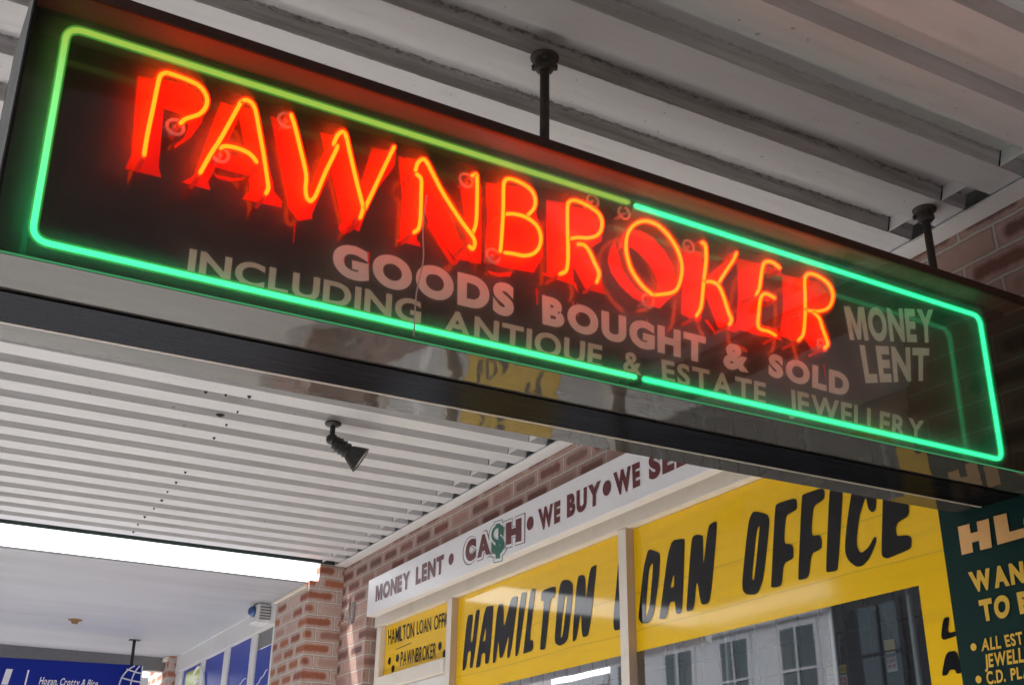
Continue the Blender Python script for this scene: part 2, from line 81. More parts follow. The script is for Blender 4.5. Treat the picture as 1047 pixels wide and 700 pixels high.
def brick_mat(name, base_a, base_b, smear_a, smear_b, mortar, du=0.0, dz=0.0, smear=1.0):
    m, nt = new_mat(name); t = NT(nt)
    g = t.n('ShaderNodeNewGeometry')
    sp = t.n('ShaderNodeSeparateXYZ', ins={0: g.outputs['Position']})
    sn = t.n('ShaderNodeSeparateXYZ', ins={0: g.outputs['Normal']})
    isx = t.math('GREATER_THAN', t.math('ABSOLUTE', sn.outputs[0]), .5)
    u = t.math('ADD', t.math('MULTIPLY', sp.outputs[1], isx), t.math('MULTIPLY', sp.outputs[0], t.math('SUBTRACT', 1.0, isx)))
    wob = t.math('MULTIPLY', t.math('SUBTRACT', t.noise(g.outputs['Position'], 14, 3), .5), .009)
    zz = t.math('ADD', t.math('ADD', sp.outputs[2], dz), wob)
    row = t.math('FLOOR', t.math('DIVIDE', zz, .0832))
    off = t.math('MULTIPLY', t.math('MODULO', row, 2.0), .12)
    uu = t.math('ADD', t.math('ADD', u, off), t.math('ADD', wob, 40 + du))
    colm = t.math('FLOOR', t.math('DIVIDE', uu, .24))
    fu = t.math('SUBTRACT', t.math('MULTIPLY', t.math('FRACT', t.math('DIVIDE', uu, .24)), .24), .12)
    fv = t.math('SUBTRACT', t.math('MULTIPLY', t.math('FRACT', t.math('DIVIDE', zz, .0832)), .0832), .0416)
    au = t.math('ABSOLUTE', fu); av = t.math('ABSOLUTE', fv)
    idv = t.n('ShaderNodeCombineXYZ', ins={0: colm, 1: row, 2: 3.7}).outputs[0]
    wn = t.n('ShaderNodeTexWhiteNoise', ins={'Vector': idv})
    sr = t.n('ShaderNodeSeparateColor', ins={0: wn.outputs['Color']})
    # distance to the mortar joint
    edge = t.math('MINIMUM', t.math('SUBTRACT', .115, au), t.math('SUBTRACT', .0366, av))
    nz = t.noise(g.outputs['Position'], 60, 4)
    edge = t.math('ADD', edge, t.math('MULTIPLY', t.math('SUBTRACT', nz, .5), .006))
    bm_ = t.ramp(edge, -.0008, .0022)
    # burnt oval in the middle of the face
    dx = t.math('MAXIMUM', t.math('SUBTRACT', au, .07), 0.0)
    d = t.math('SQRT', t.math('ADD', t.math('MULTIPLY', dx, dx), t.math('MULTIPLY', fv, fv)))
    d = t.math('ADD', d, t.math('MULTIPLY', t.math('SUBTRACT', t.noise(g.outputs['Position'], 24, 5, .7), .5), .03))
    sm = t.math('SUBTRACT', 1.0, t.ramp(d, .013, .031))
    amt = t.ramp(sr.outputs[0], .12, .55)
    sm = t.math('MULTIPLY', t.math('MULTIPLY', sm, amt), smear)
    body = t.mix(sr.outputs[1], base_a, base_b)
    blot = t.noise(g.outputs['Position'], 32, 6, .7)
    body = t.mix(t.ramp(blot, .3, .75), body, tuple(x*.72 for x in base_a))
    sc_ = t.mix(sr.outputs[2], smear_a, smear_b)
    body = t.mix(sm, body, sc_)
    mcol = t.mix(t.noise(g.outputs['Position'], 45, 5), mortar, tuple(x*.75 for x in mortar))
    grit = t.noise(g.outputs['Position'], 190, 3, .7)
    body = t.mix(t.math('MULTIPLY', t.ramp(grit, .5, .72), .45), body, tuple(x*.5 for x in base_a))
    joint_shadow = t.math('SUBTRACT', 1.0, t.ramp(t.math('ABSOLUTE', t.math('SUBTRACT', edge, .0012)), .0006, .0034))  # painted shadow line where the mortar sits back from the brick
    c = t.mix(bm_, mcol, body)
    c = t.mix(t.math('MULTIPLY', joint_shadow, .42), c, (.13,.10,.085))
    c = t.mix(t.math('MULTIPLY', t.ramp(t.noise(g.outputs['Position'], 2.3, 6, .7), .45, .8), .35), c, (.16, .13, .12))
    h = t.math('ADD', t.math('MULTIPLY', bm_, .8), t.math('MULTIPLY', t.noise(g.outputs['Position'], 150, 4), .35))
    b = t.n('ShaderNodeBsdfPrincipled', ins={'Base Color': c, 'Roughness': .88, 'Specular IOR Level': .25})
    nt.links.new(t.bump(h, .6, .006), b.inputs['Normal'])
    t.out(b.outputs[0]); return m

def emit_mat(name, col, strength=1.0):
    m, nt = new_mat(name); t = NT(nt)
    e = t.n('ShaderNodeEmission', ins={'Color': (*col, 1), 'Strength': strength})
    t.out(e.outputs[0]); return m

M = {}
M['brick'] = brick_mat('face_brick', (.58,.39,.335), (.47,.295,.26), (.22,.085,.065), (.16,.09,.09), (.64,.56,.51), du=.063, dz=-.0715)
M['brick_red'] = brick_mat('pier_brick', (.74,.57,.51), (.66,.48,.42), (.46,.16,.08), (.30,.10,.07), (.78,.72,.67), du=.02, dz=-.03)
M['sheet'] = None
M['white_trim'] = paint('white_trim', (.80,.80,.80), .45, .05, 6, .03, dirt=.25, dirtcol=(.5,.47,.42))
M['cream'] = paint('cream_frame', (.80,.74,.66), .5, .06, 12, .06, dirt=.35, dirtcol=(.45,.36,.28))
M['timber'] = paint('mullion_side', (.55,.42,.31), .6, .2, 14, .1, stretch=(1,1,.15), dirt=.3, dirtcol=(.3,.2,.13))
M['board'] = paint('painted_board', (.82,.82,.86), .4, .04, 5, .05, dirt=.22, dirtcol=(.55,.53,.53), stretch=(1,.5,1))
M['maroon'] = paint('maroon_paint', (.115,.012,.018), .45, .15, 20, .03)
M['greenp'] = paint('green_paint', (.01,.13,.09), .45, .15, 20, .03)
M['whitep'] = paint('white_paint', (.82,.82,.85), .45, .04, 20, .0)
M['blackp'] = paint('black_paint', (.008,.008,.010), .6, .2, 20, .0, spec=.05, coat=.55)
M['gold'] = paint('gold_paint', (.74,.45,.03), .5, .12, 30, .0)
M['gold2'] = paint('orange_gold_paint', (.78,.43,.15), .5, .12, 30, .0)
M['green_board'] = paint('dark_green_board', (.003,.026,.023), .55, .25, 7, .03, spec=.15, dirt=.3, dirtcol=(.008,.035,.032))
M['board_edge'] = paint('board_timber_edge', (.30,.17,.12), .6, .2, 14, .1)
M['black_metal'] = paint('black_metal', (.014,.013,.012), .42, .3, 30, .05, dirt=.3, dirtcol=(.05,.045,.04))
M['rod'] = paint('rusty_rod', (.045,.038,.034), .65, .5, 60, .4, dirt=.8, dirtcol=(.16,.095,.06))
M['grey_metal'] = paint('grey_metal', (.25,.25,.25), .4, .2, 30, .05, metallic=.6)
M['soffit'] = paint('flat_soffit', (.44,.455,.50), .6, .10, 1.6, .08, dirt=.55, dirtcol=(.25,.25,.26), stretch=(.35,2.4,1))
M['blue_sign'] = paint('blue_sign_face', (.012,.028,.27), .4, .25, 2, .0, spec=.12)
M['blue_vinyl'] = paint('blue_vinyl', (.02,.055,.42), .35, .1, 3, .0, spec=.25)
M['lime'] = paint('lime_vinyl', (.45,.55,.06), .3, .1, 6, .0)
M['canvas'] = paint('canvas_cloth', (.05,.06,.055), .9, .2, 12, .2)
M['strobe'] = paint('blue_strobe', (.01,.06,.22), .15, .1, 10, .0, coat=.8)
M['concrete'] = paint('footpath_concrete', (.62,.60,.57), .85, .15, 1.2, .2, dirt=.4, dirtcol=(.28,.27,.25))
M['asphalt'] = paint('asphalt', (.075,.075,.078), .9, .2, 2.0, .4)
M['kerb'] = paint('kerb_concrete', (.50,.48,.45), .85, .15, 3, .2)
M['render'] = paint('rendered_facade', (.80,.80,.82), .8, .08, 1.0, .1, dirt=.3, dirtcol=(.4,.4,.42))
M['facade_trim'] = paint('facade_trim', (.74,.74,.76), .7, .05, 2, .05)
M['dark_room'] = paint('shop_interior', (.045,.045,.05), .8, .2, 3, .05)
M['room'] = paint('shop_interior', (.55,.54,.50), .8, .2, 3, .05)
M['lamp'] = emit_mat('fluorescent_tube', (.95, 1.0, 1.0), 6.0)
M['boxa'] = paint('cream_carton', (.72,.68,.55), .7, .1, 20, .0); M['boxb'] = paint('pale_blue_carton', (.40,.56,.70), .6, .1, 20, .0)
M['boxc'] = paint('pink_carton', (.62,.30,.34), .6, .1, 20, .0); M['boxd'] = paint('teal_carton', (.05,.26,.25), .6, .1, 20, .0); M['boxe'] = paint('grey_carton', (.10,.10,.11), .6, .1, 20, .0)
M['cloth'] = paint('dark_cloth', (.012,.014,.024), .85, .4, 25, .4)
M['cloth2'] = paint('olive_cloth', (.16,.145,.105), .85, .3, 25, .4)
M['steel_rod'] = paint('pale_rod', (.84,.92,.96), .3, .05, 8, .0)
M['tag'] = paint('tag_card', (.72,.70,.68), .5, .05, 30, .0)
M['tag_red'] = paint('tag_red', (.6,.04,.06), .5, .05, 30, .0)
M['tag_yel'] = paint('tag_yellow', (.75,.55,.12), .5, .05, 30, .0)
M['mesh'] = paint('grille_wire', (.015,.018,.02), .4, .2, 30, .0)
M['reflector'] = paint('lamp_reflector', (.75,.68,.6), .2, .1, 10, .0, metallic=.6)
M['rust'] = paint('rust_spot', (.25,.14,.06), .9, .4, 60, .3)
M['screw'] = paint('roof_screw', (.02,.018,.016), .7, .4, 60, .2)  # also colours the painted shadow lines at the rib ends
M['dark_trim'] = paint('dark_green_trim', (.03,.05,.045), .5, .3, 10, .05)
M['ypane'] = None

def sheet_mat():
    m, nt = new_mat('awning_sheet_paint'); t = NT(nt)
    g = t.n('ShaderNodeNewGeometry'); p = g.outputs['Position']
    sn = t.n('ShaderNodeSeparateXYZ', ins={0: g.outputs['Normal']})
    sp = t.n('ShaderNodeSeparateXYZ', ins={0: p})
    slope = t.ramp(t.math('ABSOLUTE', sn.outputs[1]), .3, .7)
    st = t.scalevec(p, (.6, 3, 3))
    f = t.noise(st, 3.0, 6, .6)
    c = t.mix(f, (.57,.575,.60), (.68,.685,.71))
    # grime collected on the rib sides
    near = t.math('SUBTRACT', 1.0, t.ramp(sp.outputs[1], 2.3, 3.6))
    near = t.math('MULTIPLY', near, t.ramp(sp.outputs[1], 1.55, 1.75))
    gn = t.noise(t.scalevec(p, (.45, 9, 9)), 6.0, 8, .70)
    grime = t.math('MULTIPLY', slope, t.math('MULTIPLY', t.ramp(gn, .26, .60), t.math('ADD', t.math('MULTIPLY', near, .40), .25)))
    c = t.mix(grime, c, (.13,.108,.088))
    low = t.noise(t.scalevec(p, (1, 20, 1)), 2.2, 8, .7)
    c = t.mix(t.math('MULTIPLY', t.ramp(low, .48, .75), .22), c, (.36,.33,.30))
    drt = t.math('MULTIPLY', t.ramp(t.noise(t.scalevec(p, (1.2, 5, 5)), 3.0, 9, .75), .56, .72), .30)
    c = t.mix(drt, c, (.24,.21,.185))
    ph = t.math('FRACT', t.math('DIVIDE', t.math('SUBTRACT', sp.outputs[1], 2.046), .2))
    e1 = t.math('SUBTRACT', 1.0, t.ramp(t.math('ABSOLUTE', t.math('SUBTRACT', ph, .925)), .012, .06))
    e2 = t.math('SUBTRACT', 1.0, t.ramp(ph, .0, .05))
    e3 = t.math('MULTIPLY', t.math('SUBTRACT', 1.0, t.ramp(t.math('ABSOLUTE', t.math('SUBTRACT', ph, .575)), .03, .08)), .6)
    em = t.math('MAXIMUM', t.math('MAXIMUM', e1, e2), e3)
    th = t.math('ADD', t.math('MULTIPLY', em, .34), t.noise(t.scalevec(p, (1, 2, 2)), 46, 5, .7))
    edge_sp = t.math('MULTIPLY', t.math('MULTIPLY', t.ramp(th, .80, .92), em), t.math('MULTIPLY', near, .62))
    c = t.mix(edge_sp, c, (.07,.06,.05))
    speck = t.noise(p, 55, 2, .5)
    c = t.mix(t.math('MULTIPLY', t.ramp(speck, .72, .76), .55), c, (.12,.10,.09))
    b = t.n('ShaderNodeBsdfPrincipled', ins={'Base Color': c, 'Roughness': .45, 'Specular IOR Level': .4})
    nt.links.new(t.bump(t.noise(p, 5, 4), .12, .01), b.inputs['Normal'])
    t.out(b.outputs[0]); return m
M['sheet'] = sheet_mat()

def vinyl_mat():
    m, nt = new_mat('yellow_vinyl_on_glass'); t = NT(nt)
    p = pos(t)
    f = t.noise(p, 2.0, 4)
    c = t.mix(f, (.90,.545,.003), (.96,.60,.004))
    c = t.mix(t.math('MULTIPLY', t.ramp(t.noise(t.scalevec(p, (1, .4, 6)), 5, 6), .5, .75), .25), c, (.62,.37,.02))
    sp = t.n('ShaderNodeSeparateXYZ', ins={0: p})
    wv = t.math('MULTIPLY', t.math('SUBTRACT', t.noise(p, 1.3, 2), .5), .03)
    for zs in (2.545, 2.395):
        dl = t.math('ABSOLUTE', t.math('SUBTRACT', t.math('ADD', sp.outputs[2], wv), zs))
        c = t.mix(t.math('MULTIPLY', t.math('SUBTRACT', 1.0, t.ramp(dl, .0008, .0035)), .38), c, (.42,.26,.02))
    b = t.n('ShaderNodeBsdfPrincipled', ins={'Base Color': c, 'Roughness': .5, 'Specular IOR Level': .12, 'Coat Weight': .6, 'Coat Roughness': .07, 'Coat IOR': 1.5})
    t.out(b.outputs[0]); return m
M['vinyl'] = vinyl_mat()

def glass_mat():
    m, nt = new_mat('shop_glass'); t = NT(nt)
    fr = t.n('ShaderNodeFresnel', ins={'IOR': 1.6})
    k = t.math('ADD', t.math('MULTIPLY', fr.outputs[0], 3.1), .08, clamp=True)
    tr = t.n('ShaderNodeBsdfTransparent', ins={'Color': (.80,.86,.86,1)})
    gl = t.n('ShaderNodeBsdfGlossy', ins={'Roughness': .015, 'Color': (.95,.97,1,1)})
    p = pos(t)
    nt.links.new(t.bump(t.noise(p, 1.3, 2), .035, .02), gl.inputs['Normal'])
    mx = t.n('ShaderNodeMixShader', ins={0: k, 1: tr.outputs[0], 2: gl.outputs[0]})
    t.out(mx.outputs[0]); return m
M['glass'] = glass_mat()

# --- neon sign materials
def panel_mat():
    m, nt = new_mat('black_sign_panel'); t = NT(nt)
    p = objc(t)
    f = t.noise(p, 8, 6, .65)
    c = t.mix(f, (.010,.008,.0075), (.021,.017,.0155))
    drip = t.ramp(t.noise(t.scalevec(p, (26, 1, 2.2)), 1.6, 4), .58, .75)
    c = t.mix(t.math('MULTIPLY', drip, .3), c, (.045,.03,.026))
    dust = t.noise(p, 260, 2, .6)
    c = t.mix(t.math('MULTIPLY', t.ramp(dust, .6, .8), .10), c, (.10,.085,.08))
    b = t.n('ShaderNodeBsdfPrincipled', ins={'Base Color': c, 'Roughness': .38, 'Specular IOR Level': .22, 'Coat Weight': .9, 'Coat Roughness': .035, 'Coat IOR': 1.45})
    t.out(b.outputs[0]); return m
M['panel'] = panel_mat()
M['edge_glow'] = emit_mat('acrylic_edge_glow', (.05, .28, .11), 1.0)  # emission stands in for neon light piped to the acrylic edge
def redpaint_mat():
    m, nt = new_mat('red_painted_letter'); t = NT(nt)
    p = objc(t)
    c = t.mix(t.noise(p, 22, 6, .7), (.80,.014,.006), (.92,.03,.012))
    c = t.mix(t.math('MULTIPLY', t.ramp(t.noise(t.scalevec(p, (1, 1, .4)), 34, 5, .7), .62, .74), .6), c, (.25,.004,.003))
    b = t.n('ShaderNodeBsdfPrincipled', ins={'Base Color': c, 'Roughness': .5, 'Specular IOR Level': .1, 'Coat Weight': .25, 'Coat Roughness': .05})
    t.out(b.outputs[0]); return m
M['redpaint'] = redpaint_mat()
def lettering(name, col):
    return paint(name, col, .55, .12, 40, .0, dirt=.25, dirtcol=tuple(x*.6 for x in col), local=True)
M['let_a'] = lettering('pinkish_white_lettering', (.90,.77,.73))
M['let_b'] = lettering('beige_lettering', (.68,.59,.52))
M['let_c'] = lettering('grey_lettering', (.88,.83,.73))

def neon_core(name, a, b=None, x0=0., x1=1., axis=0):
    m, nt = new_mat(name); t = NT(nt)
    e = t.n('ShaderNodeEmission', ins={'Strength': 1.0})
    p = objc(t)
    # the gas column is a little uneven along the tube
    f = t.noise(p, 9, 2)
    ca = t.mix(f, tuple(x*.88 for x in a), tuple(x*1.12 for x in a))
    if b:
        sp = t.n('ShaderNodeSeparateXYZ', ins={0: p})
        k = t.ramp(sp.outputs[axis], x0, x1)
        ca = t.mix(k, ca, b)
    nt.links.new(ca, e.inputs['Color'])
    t.out(e.outputs[0]); return m
def neon_glass(name, em, tr, fac):
    m, nt = new_mat(name); t = NT(nt)
    e = t.n('ShaderNodeEmission', ins={'Color': (*em, 1), 'Strength': 1.0})
    tp = t.n('ShaderNodeBsdfTransparent', ins={'Color': (*tr, 1)})
    mx = t.n('ShaderNodeMixShader', ins={0: fac, 1: tp.outputs[0], 2: e.outputs[0]})
    gl = t.n('ShaderNodeBsdfGlossy', ins={'Roughness': .05})
    fr = t.n('ShaderNodeFresnel', ins={'IOR': 1.4})
    m2 = t.n('ShaderNodeMixShader', ins={0: t.math('MULTIPLY', fr.outputs[0], .5), 1: mx.outputs[0], 2: gl.outputs[0]})
    t.out(m2.outputs[0]); return m
M['red_core'] = neon_core('red_neon_gas', (RED*1.0, 1.55, .06))
M['red_glass'] = neon_glass('red_neon_glass', (3.4, .03, .006), (1, .78, .5), .5)
M['green_core'] = neon_core('green_neon_gas', (.30, GRN*1.15, GRN*.60))
M['green_core_dim'] = neon_core('green_neon_gas_fading', (.26, GRN, GRN*.52), (1.15, .85, .16), .02, .40, 2)
M['green_glass'] = neon_glass('green_neon_glass', (.002, .62, .16), (.55, 1, .7), .55)
M['green_glass_dim'] = neon_glass('green_neon_glass_dim', (.06, .40, .05), (.65, 1, .7), .5)
def clear_glass(name, tint=(.95,.95,.95), refl=1.6):
    m, nt = new_mat(name); t = NT(nt)
    fr = t.n('ShaderNodeFresnel', ins={'IOR': 1.5})
    tr = t.n('ShaderNodeBsdfTransparent', ins={'Color': (*tint, 1)})
    gl = t.n('ShaderNodeBsdfGlossy', ins={'Roughness': .04})
    mx = t.n('ShaderNodeMixShader', ins={0: t.math('MULTIPLY', fr.outputs[0], refl, clamp=True), 1: tr.outputs[0], 2: gl.outputs[0]})
    t.out(mx.outputs[0]); return m
def ring_mat():
    m, nt = new_mat('tube_support_glass'); t = NT(nt)
    b = t.n('ShaderNodeBsdfPrincipled', ins={'Base Color': (.75,.55,.5,1), 'Roughness': .15, 'Specular IOR Level': .8})
    tr = t.n('ShaderNodeBsdfTransparent')
    mx = t.n('ShaderNodeMixShader', ins={0: .55, 1: tr.outputs[0], 2: b.outputs[0]})
    t.out(mx.outputs[0]); return m
M['ring_glass'] = ring_mat()
def cover_mat():
    """clear acrylic front that scatters rays to imitate a lens halo around the tubes"""
    m, nt = new_mat('halo_acrylic'); t = NT(nt)
    p = objc(t)
    tr = t.n('ShaderNodeBsdfTransparent', ins={'Color': (.98,.98,.98,1)})
    g = t.n('ShaderNodeNewGeometry')
    wn = t.n('ShaderNodeTexWhiteNoise', ins={'Vector': t.scalevec(p, (7919.0, 6131.0, 9973.0))})
    off = t.n('ShaderNodeVectorMath', operation='SUBTRACT', ins={0: wn.outputs['Color'], 1: (.5,.5,.5)}).outputs[0]
    mag = t.math('MULTIPLY', t.math('POWER', wn.outputs['Value'], 2.2), SPREAD)
    sc = t.n('ShaderNodeVectorMath', operation='SCALE', ins={0: off, 3: mag}).outputs[0]
    dr = t.n('ShaderNodeVectorMath', operation='SUBTRACT', ins={0: sc, 1: g.outputs['Incoming']}).outputs[0]
    dr = t.n('ShaderNodeVectorMath', operation='NORMALIZE', ins={0: dr}).outputs[0]
    po = t.n('ShaderNodeVectorMath', operation='ADD', ins={0: g.outputs['Position'], 1: t.n('ShaderNodeVectorMath', operation='SCALE', ins={0: dr, 3: .0005}).outputs[0]}).outputs[0]
    pt = t.n('ShaderNodeBsdfRayPortal', ins={'Position': po, 'Direction': dr})  # randomly bent rays stand in for lens bloom around the neon
    k = t.math('ADD', HALO, t.math('MULTIPLY', t.math('SUBTRACT', t.noise(p, 30, 5), .5), HALO*.5))
    mx = t.n('ShaderNodeMixShader', ins={0: k, 1: tr.outputs[0], 2: pt.outputs[0]})
    gl = t.n('ShaderNodeBsdfGlossy', ins={'Roughness': .03})
    fr = t.n('ShaderNodeFresnel', ins={'IOR': 1.45})
    m2 = t.n('ShaderNodeMixShader', ins={0: t.math('MULTIPLY', fr.outputs[0], .14), 1: mx.outputs[0], 2: gl.outputs[0]})
    t.out(m2.outputs[0]); return m
M['cover'] = cover_mat()
def cap_mat():
    m, nt = new_mat('hazy_end_acrylic'); t = NT(nt)
    tr = t.n('ShaderNodeBsdfTransparent', ins={'Color': (.5,.5,.49,1)})
    df = t.n('ShaderNodeBsdfDiffuse', ins={'Color': (.06,.06,.06,1)})
    mx = t.n('ShaderNodeMixShader', ins={0: .35, 1: tr.outputs[0], 2: df.outputs[0]})
    t.out(mx.outputs[0]); return m
def floor_mat():
    m, nt = new_mat('scratched_acrylic_floor'); t = NT(nt)
    p = objc(t)
    f = t.noise(t.scalevec(p, (2.2, 9, 1)), 3, 6, .65)
    c = t.mix(f, (.05,.046,.038), (.13,.12,.105))
    scr = t.ramp(t.noise(t.scalevec(p, (30, 6, 1)), 5, 8, .8), .62, .68)
    c = t.mix(t.math('MULTIPLY', scr, .35), c, (.10,.10,.09))
    h = t.math('ADD', t.noise(t.scalevec(p, (3, 3, 1)), 1.5, 2), t.math('MULTIPLY', scr, .02))
    df = t.n('ShaderNodeBsdfDiffuse', ins={'Color': c})
    tl = t.n('ShaderNodeBsdfTranslucent', ins={'Color': (.25,.235,.22,1)})
    tp = t.n('ShaderNodeBsdfTransparent', ins={'Color': (.8,.8,.78,1)})
    m1 = t.n('ShaderNodeMixShader', ins={0: .22, 1: df.outputs[0], 2: tl.outputs[0]})
    m1b = t.n('ShaderNodeMixShader', ins={0: .16, 1: m1.outputs[0], 2: tp.outputs[0]})
    gl = t.n('ShaderNodeBsdfGlossy', ins={'Roughness': .035})
    nt.links.new(t.bump(h, .20, .012), gl.inputs['Normal'])
    fr = t.n('ShaderNodeFresnel', ins={'IOR': 1.5})
    m2 = t.n('ShaderNodeMixShader', ins={0: t.math('ADD', t.math('MULTIPLY', fr.outputs[0], .85), .02, clamp=True), 1: m1b.outputs[0], 2: gl.outputs[0]})
    t.out(m2.outputs[0]); return m
M['floor'] = floor_mat()
def rail_mat():
    m, nt = new_mat('black_base_rail'); t = NT(nt)
    p = objc(t)
    sc = t.ramp(t.noise(t.scalevec(p, (.8, 60, 1)), 4, 6, .7), .5, .72)
    c = t.mix(t.math('MULTIPLY', sc, .5), (.006,.006,.007), (.028,.028,.032))
    d1 = t.n('ShaderNodeBsdfDiffuse', ins={'Color': c})
    gl = t.n('ShaderNodeBsdfGlossy', ins={'Roughness': .16, 'Color': (.8,.85,1,1)})
    mx = t.n('ShaderNodeMixShader', ins={0: .028, 1: d1.outputs[0], 2: gl.outputs[0]})
    t.out(mx.outputs[0]); return m
M['base_rail'] = rail_mat()
M['lid'] = paint('brown_lid', (.15,.062,.045), .5, .2, 10, .1, dirt=.4, dirtcol=(.18,.10,.08), local=True)
M['lip'] = paint('dark_brown_lip', (.055,.026,.02), .6, .25, 12, .1, spec=.2, dirt=.4, dirtcol=(.02,.015,.012), local=True)
def matt(name, col):
    m, nt = new_mat(name); t = NT(nt)
    c = t.mix(t.noise(objc(t), 14, 6, .7), tuple(x*.6 for x in col), tuple(x*1.4 for x in col))
    t.out(t.n('ShaderNodeBsdfDiffuse', ins={'Color': c}).outputs[0]); return m
M['matt_edge'] = matt('matt_edge_strip', (.05,.05,.05))
M['lid_rail'] = paint('black_lid_rail', (.016,.014,.013), .5, .3, 10, .05, local=True)
M['trim_bead'] = paint('acrylic_edge_bead', (.42,.38,.32), .35, .15, 10, .05, local=True)

# ------------------------------------------------------------------ geometry helpers
def tag(o, label=None, cat=None, group=None, kind=None):
    if label: o['label'] = label
    if cat: o['category'] = cat
    if group: o['group'] = group
    if kind: o['kind'] = kind
    return o
def mesh_obj(name, bm, mats, parent=None, smooth=False, loc=None):
    me = bpy.data.meshes.new(name); bm.to_mesh(me); bm.free()
    for m in (mats if isinstance(mats, (list, tuple)) else [mats]): me.materials.append(m)
    if smooth:
        for p in me.polygons: p.use_smooth = True
    o = bpy.data.objects.new(name, me); COL.objects.link(o)
    if parent: o.parent = parent
    if loc: o.location = loc
    return o
def empty(name, loc=(0,0,0), rot=None, label=None, cat=None, group=None):
    o = bpy.data.objects.new(name, None); COL.objects.link(o); o.location = loc
    o.empty_display_size = .1
    if rot is not None: o.rotation_euler = rot
    tag(o, label, cat, group); return o
def box(bm, x0, x1, y0, y1, z0, z1, bevel=0.0):
    vs = [bm.verts.new((x, y, z)) for x in (x0, x1) for y in (y0, y1) for z in (z0, z1)]
    q = [(0,1,3,2),(4,6,7,5),(0,4,5,1),(2,3,7,6),(0,2,6,4),(1,5,7,3)]
    fs = [bm.faces.new([vs[i] for i in f]) for f in q]
    if bevel:
        es = list({e for f in fs for e in f.edges})
        bmesh.ops.bevel(bm, geom=es, offset=bevel, segments=2, affect='EDGES')
    return fs
def bx(name, dims, mat, parent=None, bevel=0.0, off=(0,0,0)):
    bm = bmesh.new(); d = [dims[i] - off[i//2] for i in range(6)]
    box(bm, *d, bevel=bevel)
    bmesh.ops.recalc_face_normals(bm, faces=bm.faces)
    return mesh_obj(name, bm, mat, parent)
def spline(pts, sub=6, closed=False):
    P = [Vector(p) for p in pts]; n = len(P)
    if n < 3: return P
    out = []
    for i in range(n-1):
        p0 = P[i-1] if i > 0 else P[0]*2-P[1]; p1 = P[i]; p2 = P[i+1]; p3 = P[i+2] if i+2 < n else P[-1]*2-P[-2]
        for k in range(sub):
            t = k/sub
            out.append(.5*((2*p1)+(p2-p0)*t+(2*p0-5*p1+4*p2-p3)*t*t+(3*p1-p0-3*p2+p3)*t**3))
    out.append(P[-1]); return out
def tube(bm, pts, r, seg=10, cap=True, r_end=None):
    P = [Vector(p) for p in pts]; n = len(P)
    T = []
    for i in range(n):
        d = P[min(i+1, n-1)] - P[max(i-1, 0)]; T.append(d.normalized())
    up = Vector((0,1,0)) if abs(T[0].y) < .9 else Vector((1,0,0))
    N = (up - T[0]*up.dot(T[0])).normalized()
    rings = []
    for i in range(n):
        N = (N - T[i]*N.dot(T[i])).normalized(); B = T[i].cross(N)
        rr = r[i] if isinstance(r, (list, tuple)) else r
        rings.append([bm.verts.new(P[i] + (N*math.cos(2*math.pi*k/seg)+B*math.sin(2*math.pi*k/seg))*rr) for k in range(seg)])
    for a, b in zip(rings, rings[1:]):
        for k in range(seg): bm.faces.new((a[k], a[(k+1)%seg], b[(k+1)%seg], b[k]))
    if cap:
        bm.faces.new(rings[0][::-1]); bm.faces.new(rings[-1])
def rounded(pts, r):   # dome the ends of a tube path: returns path + radii
    P = [Vector(p) for p in pts]
    d0 = (P[0]-P[1]).normalized(); d1 = (P[-1]-P[-2]).normalized()
    a = [(P[0]+d0*r*s, r*c) for s, c in ((.95,.3),(.7,.71),(.3,.95))]
    b = [(P[-1]+d1*r*s, r*c) for s, c in ((.3,.95),(.7,.71),(.95,.3))]
    L = a + [(p, r) for p in P] + b
    return [x[0] for x in L], [x[1] for x in L]
def lathe(bm, prof, M_, seg=24):
    rings = []
    for (r, h) in prof:
        rings.append([bm.verts.new(M_ @ Vector((r*math.cos(2*math.pi*k/seg), r*math.sin(2*math.pi*k/seg), h))) for k in range(seg)])
    for a, b in zip(rings, rings[1:]):
        for k in range(seg): bm.faces.new((a[k], a[(k+1)%seg], b[(k+1)%seg], b[k]))
    bm.faces.new(rings[0][::-1]); bm.faces.new(rings[-1])
def flat_poly(bm, loops3d):
    """fill outer loop + holes given as lists of 3d points"""
    tris = tessellate_polygon([[Vector(p) for p in l] for l in loops3d])
    flat = [bm.verts.new(p) for l in loops3d for p in l]
    for t in tris:
        try: bm.faces.new([flat[i] for i in t])
        except ValueError: pass
def smooth_loop(pts, n=4, keep=False):
    """soften a closed outline (Chaikin)"""
    P = [Vector(p) for p in pts]
    for _ in range(n):
        Q_ = []
        for i in range(len(P)):
            a, b = P[i], P[(i+1) % len(P)]
            Q_ += [a*.82+b*.18, a*.18+b*.82]
        P = Q_
    return [tuple(p) for p in P]
_glyphs = {}
M_SHAPE = [(0,0),(0,1),(.30,1),(.5,.42),(.70,1),(1,1),(1,0),(.77,0),(.77,.60),(.59,.02),(.41,.02),(.23,.60),(.23,0)]
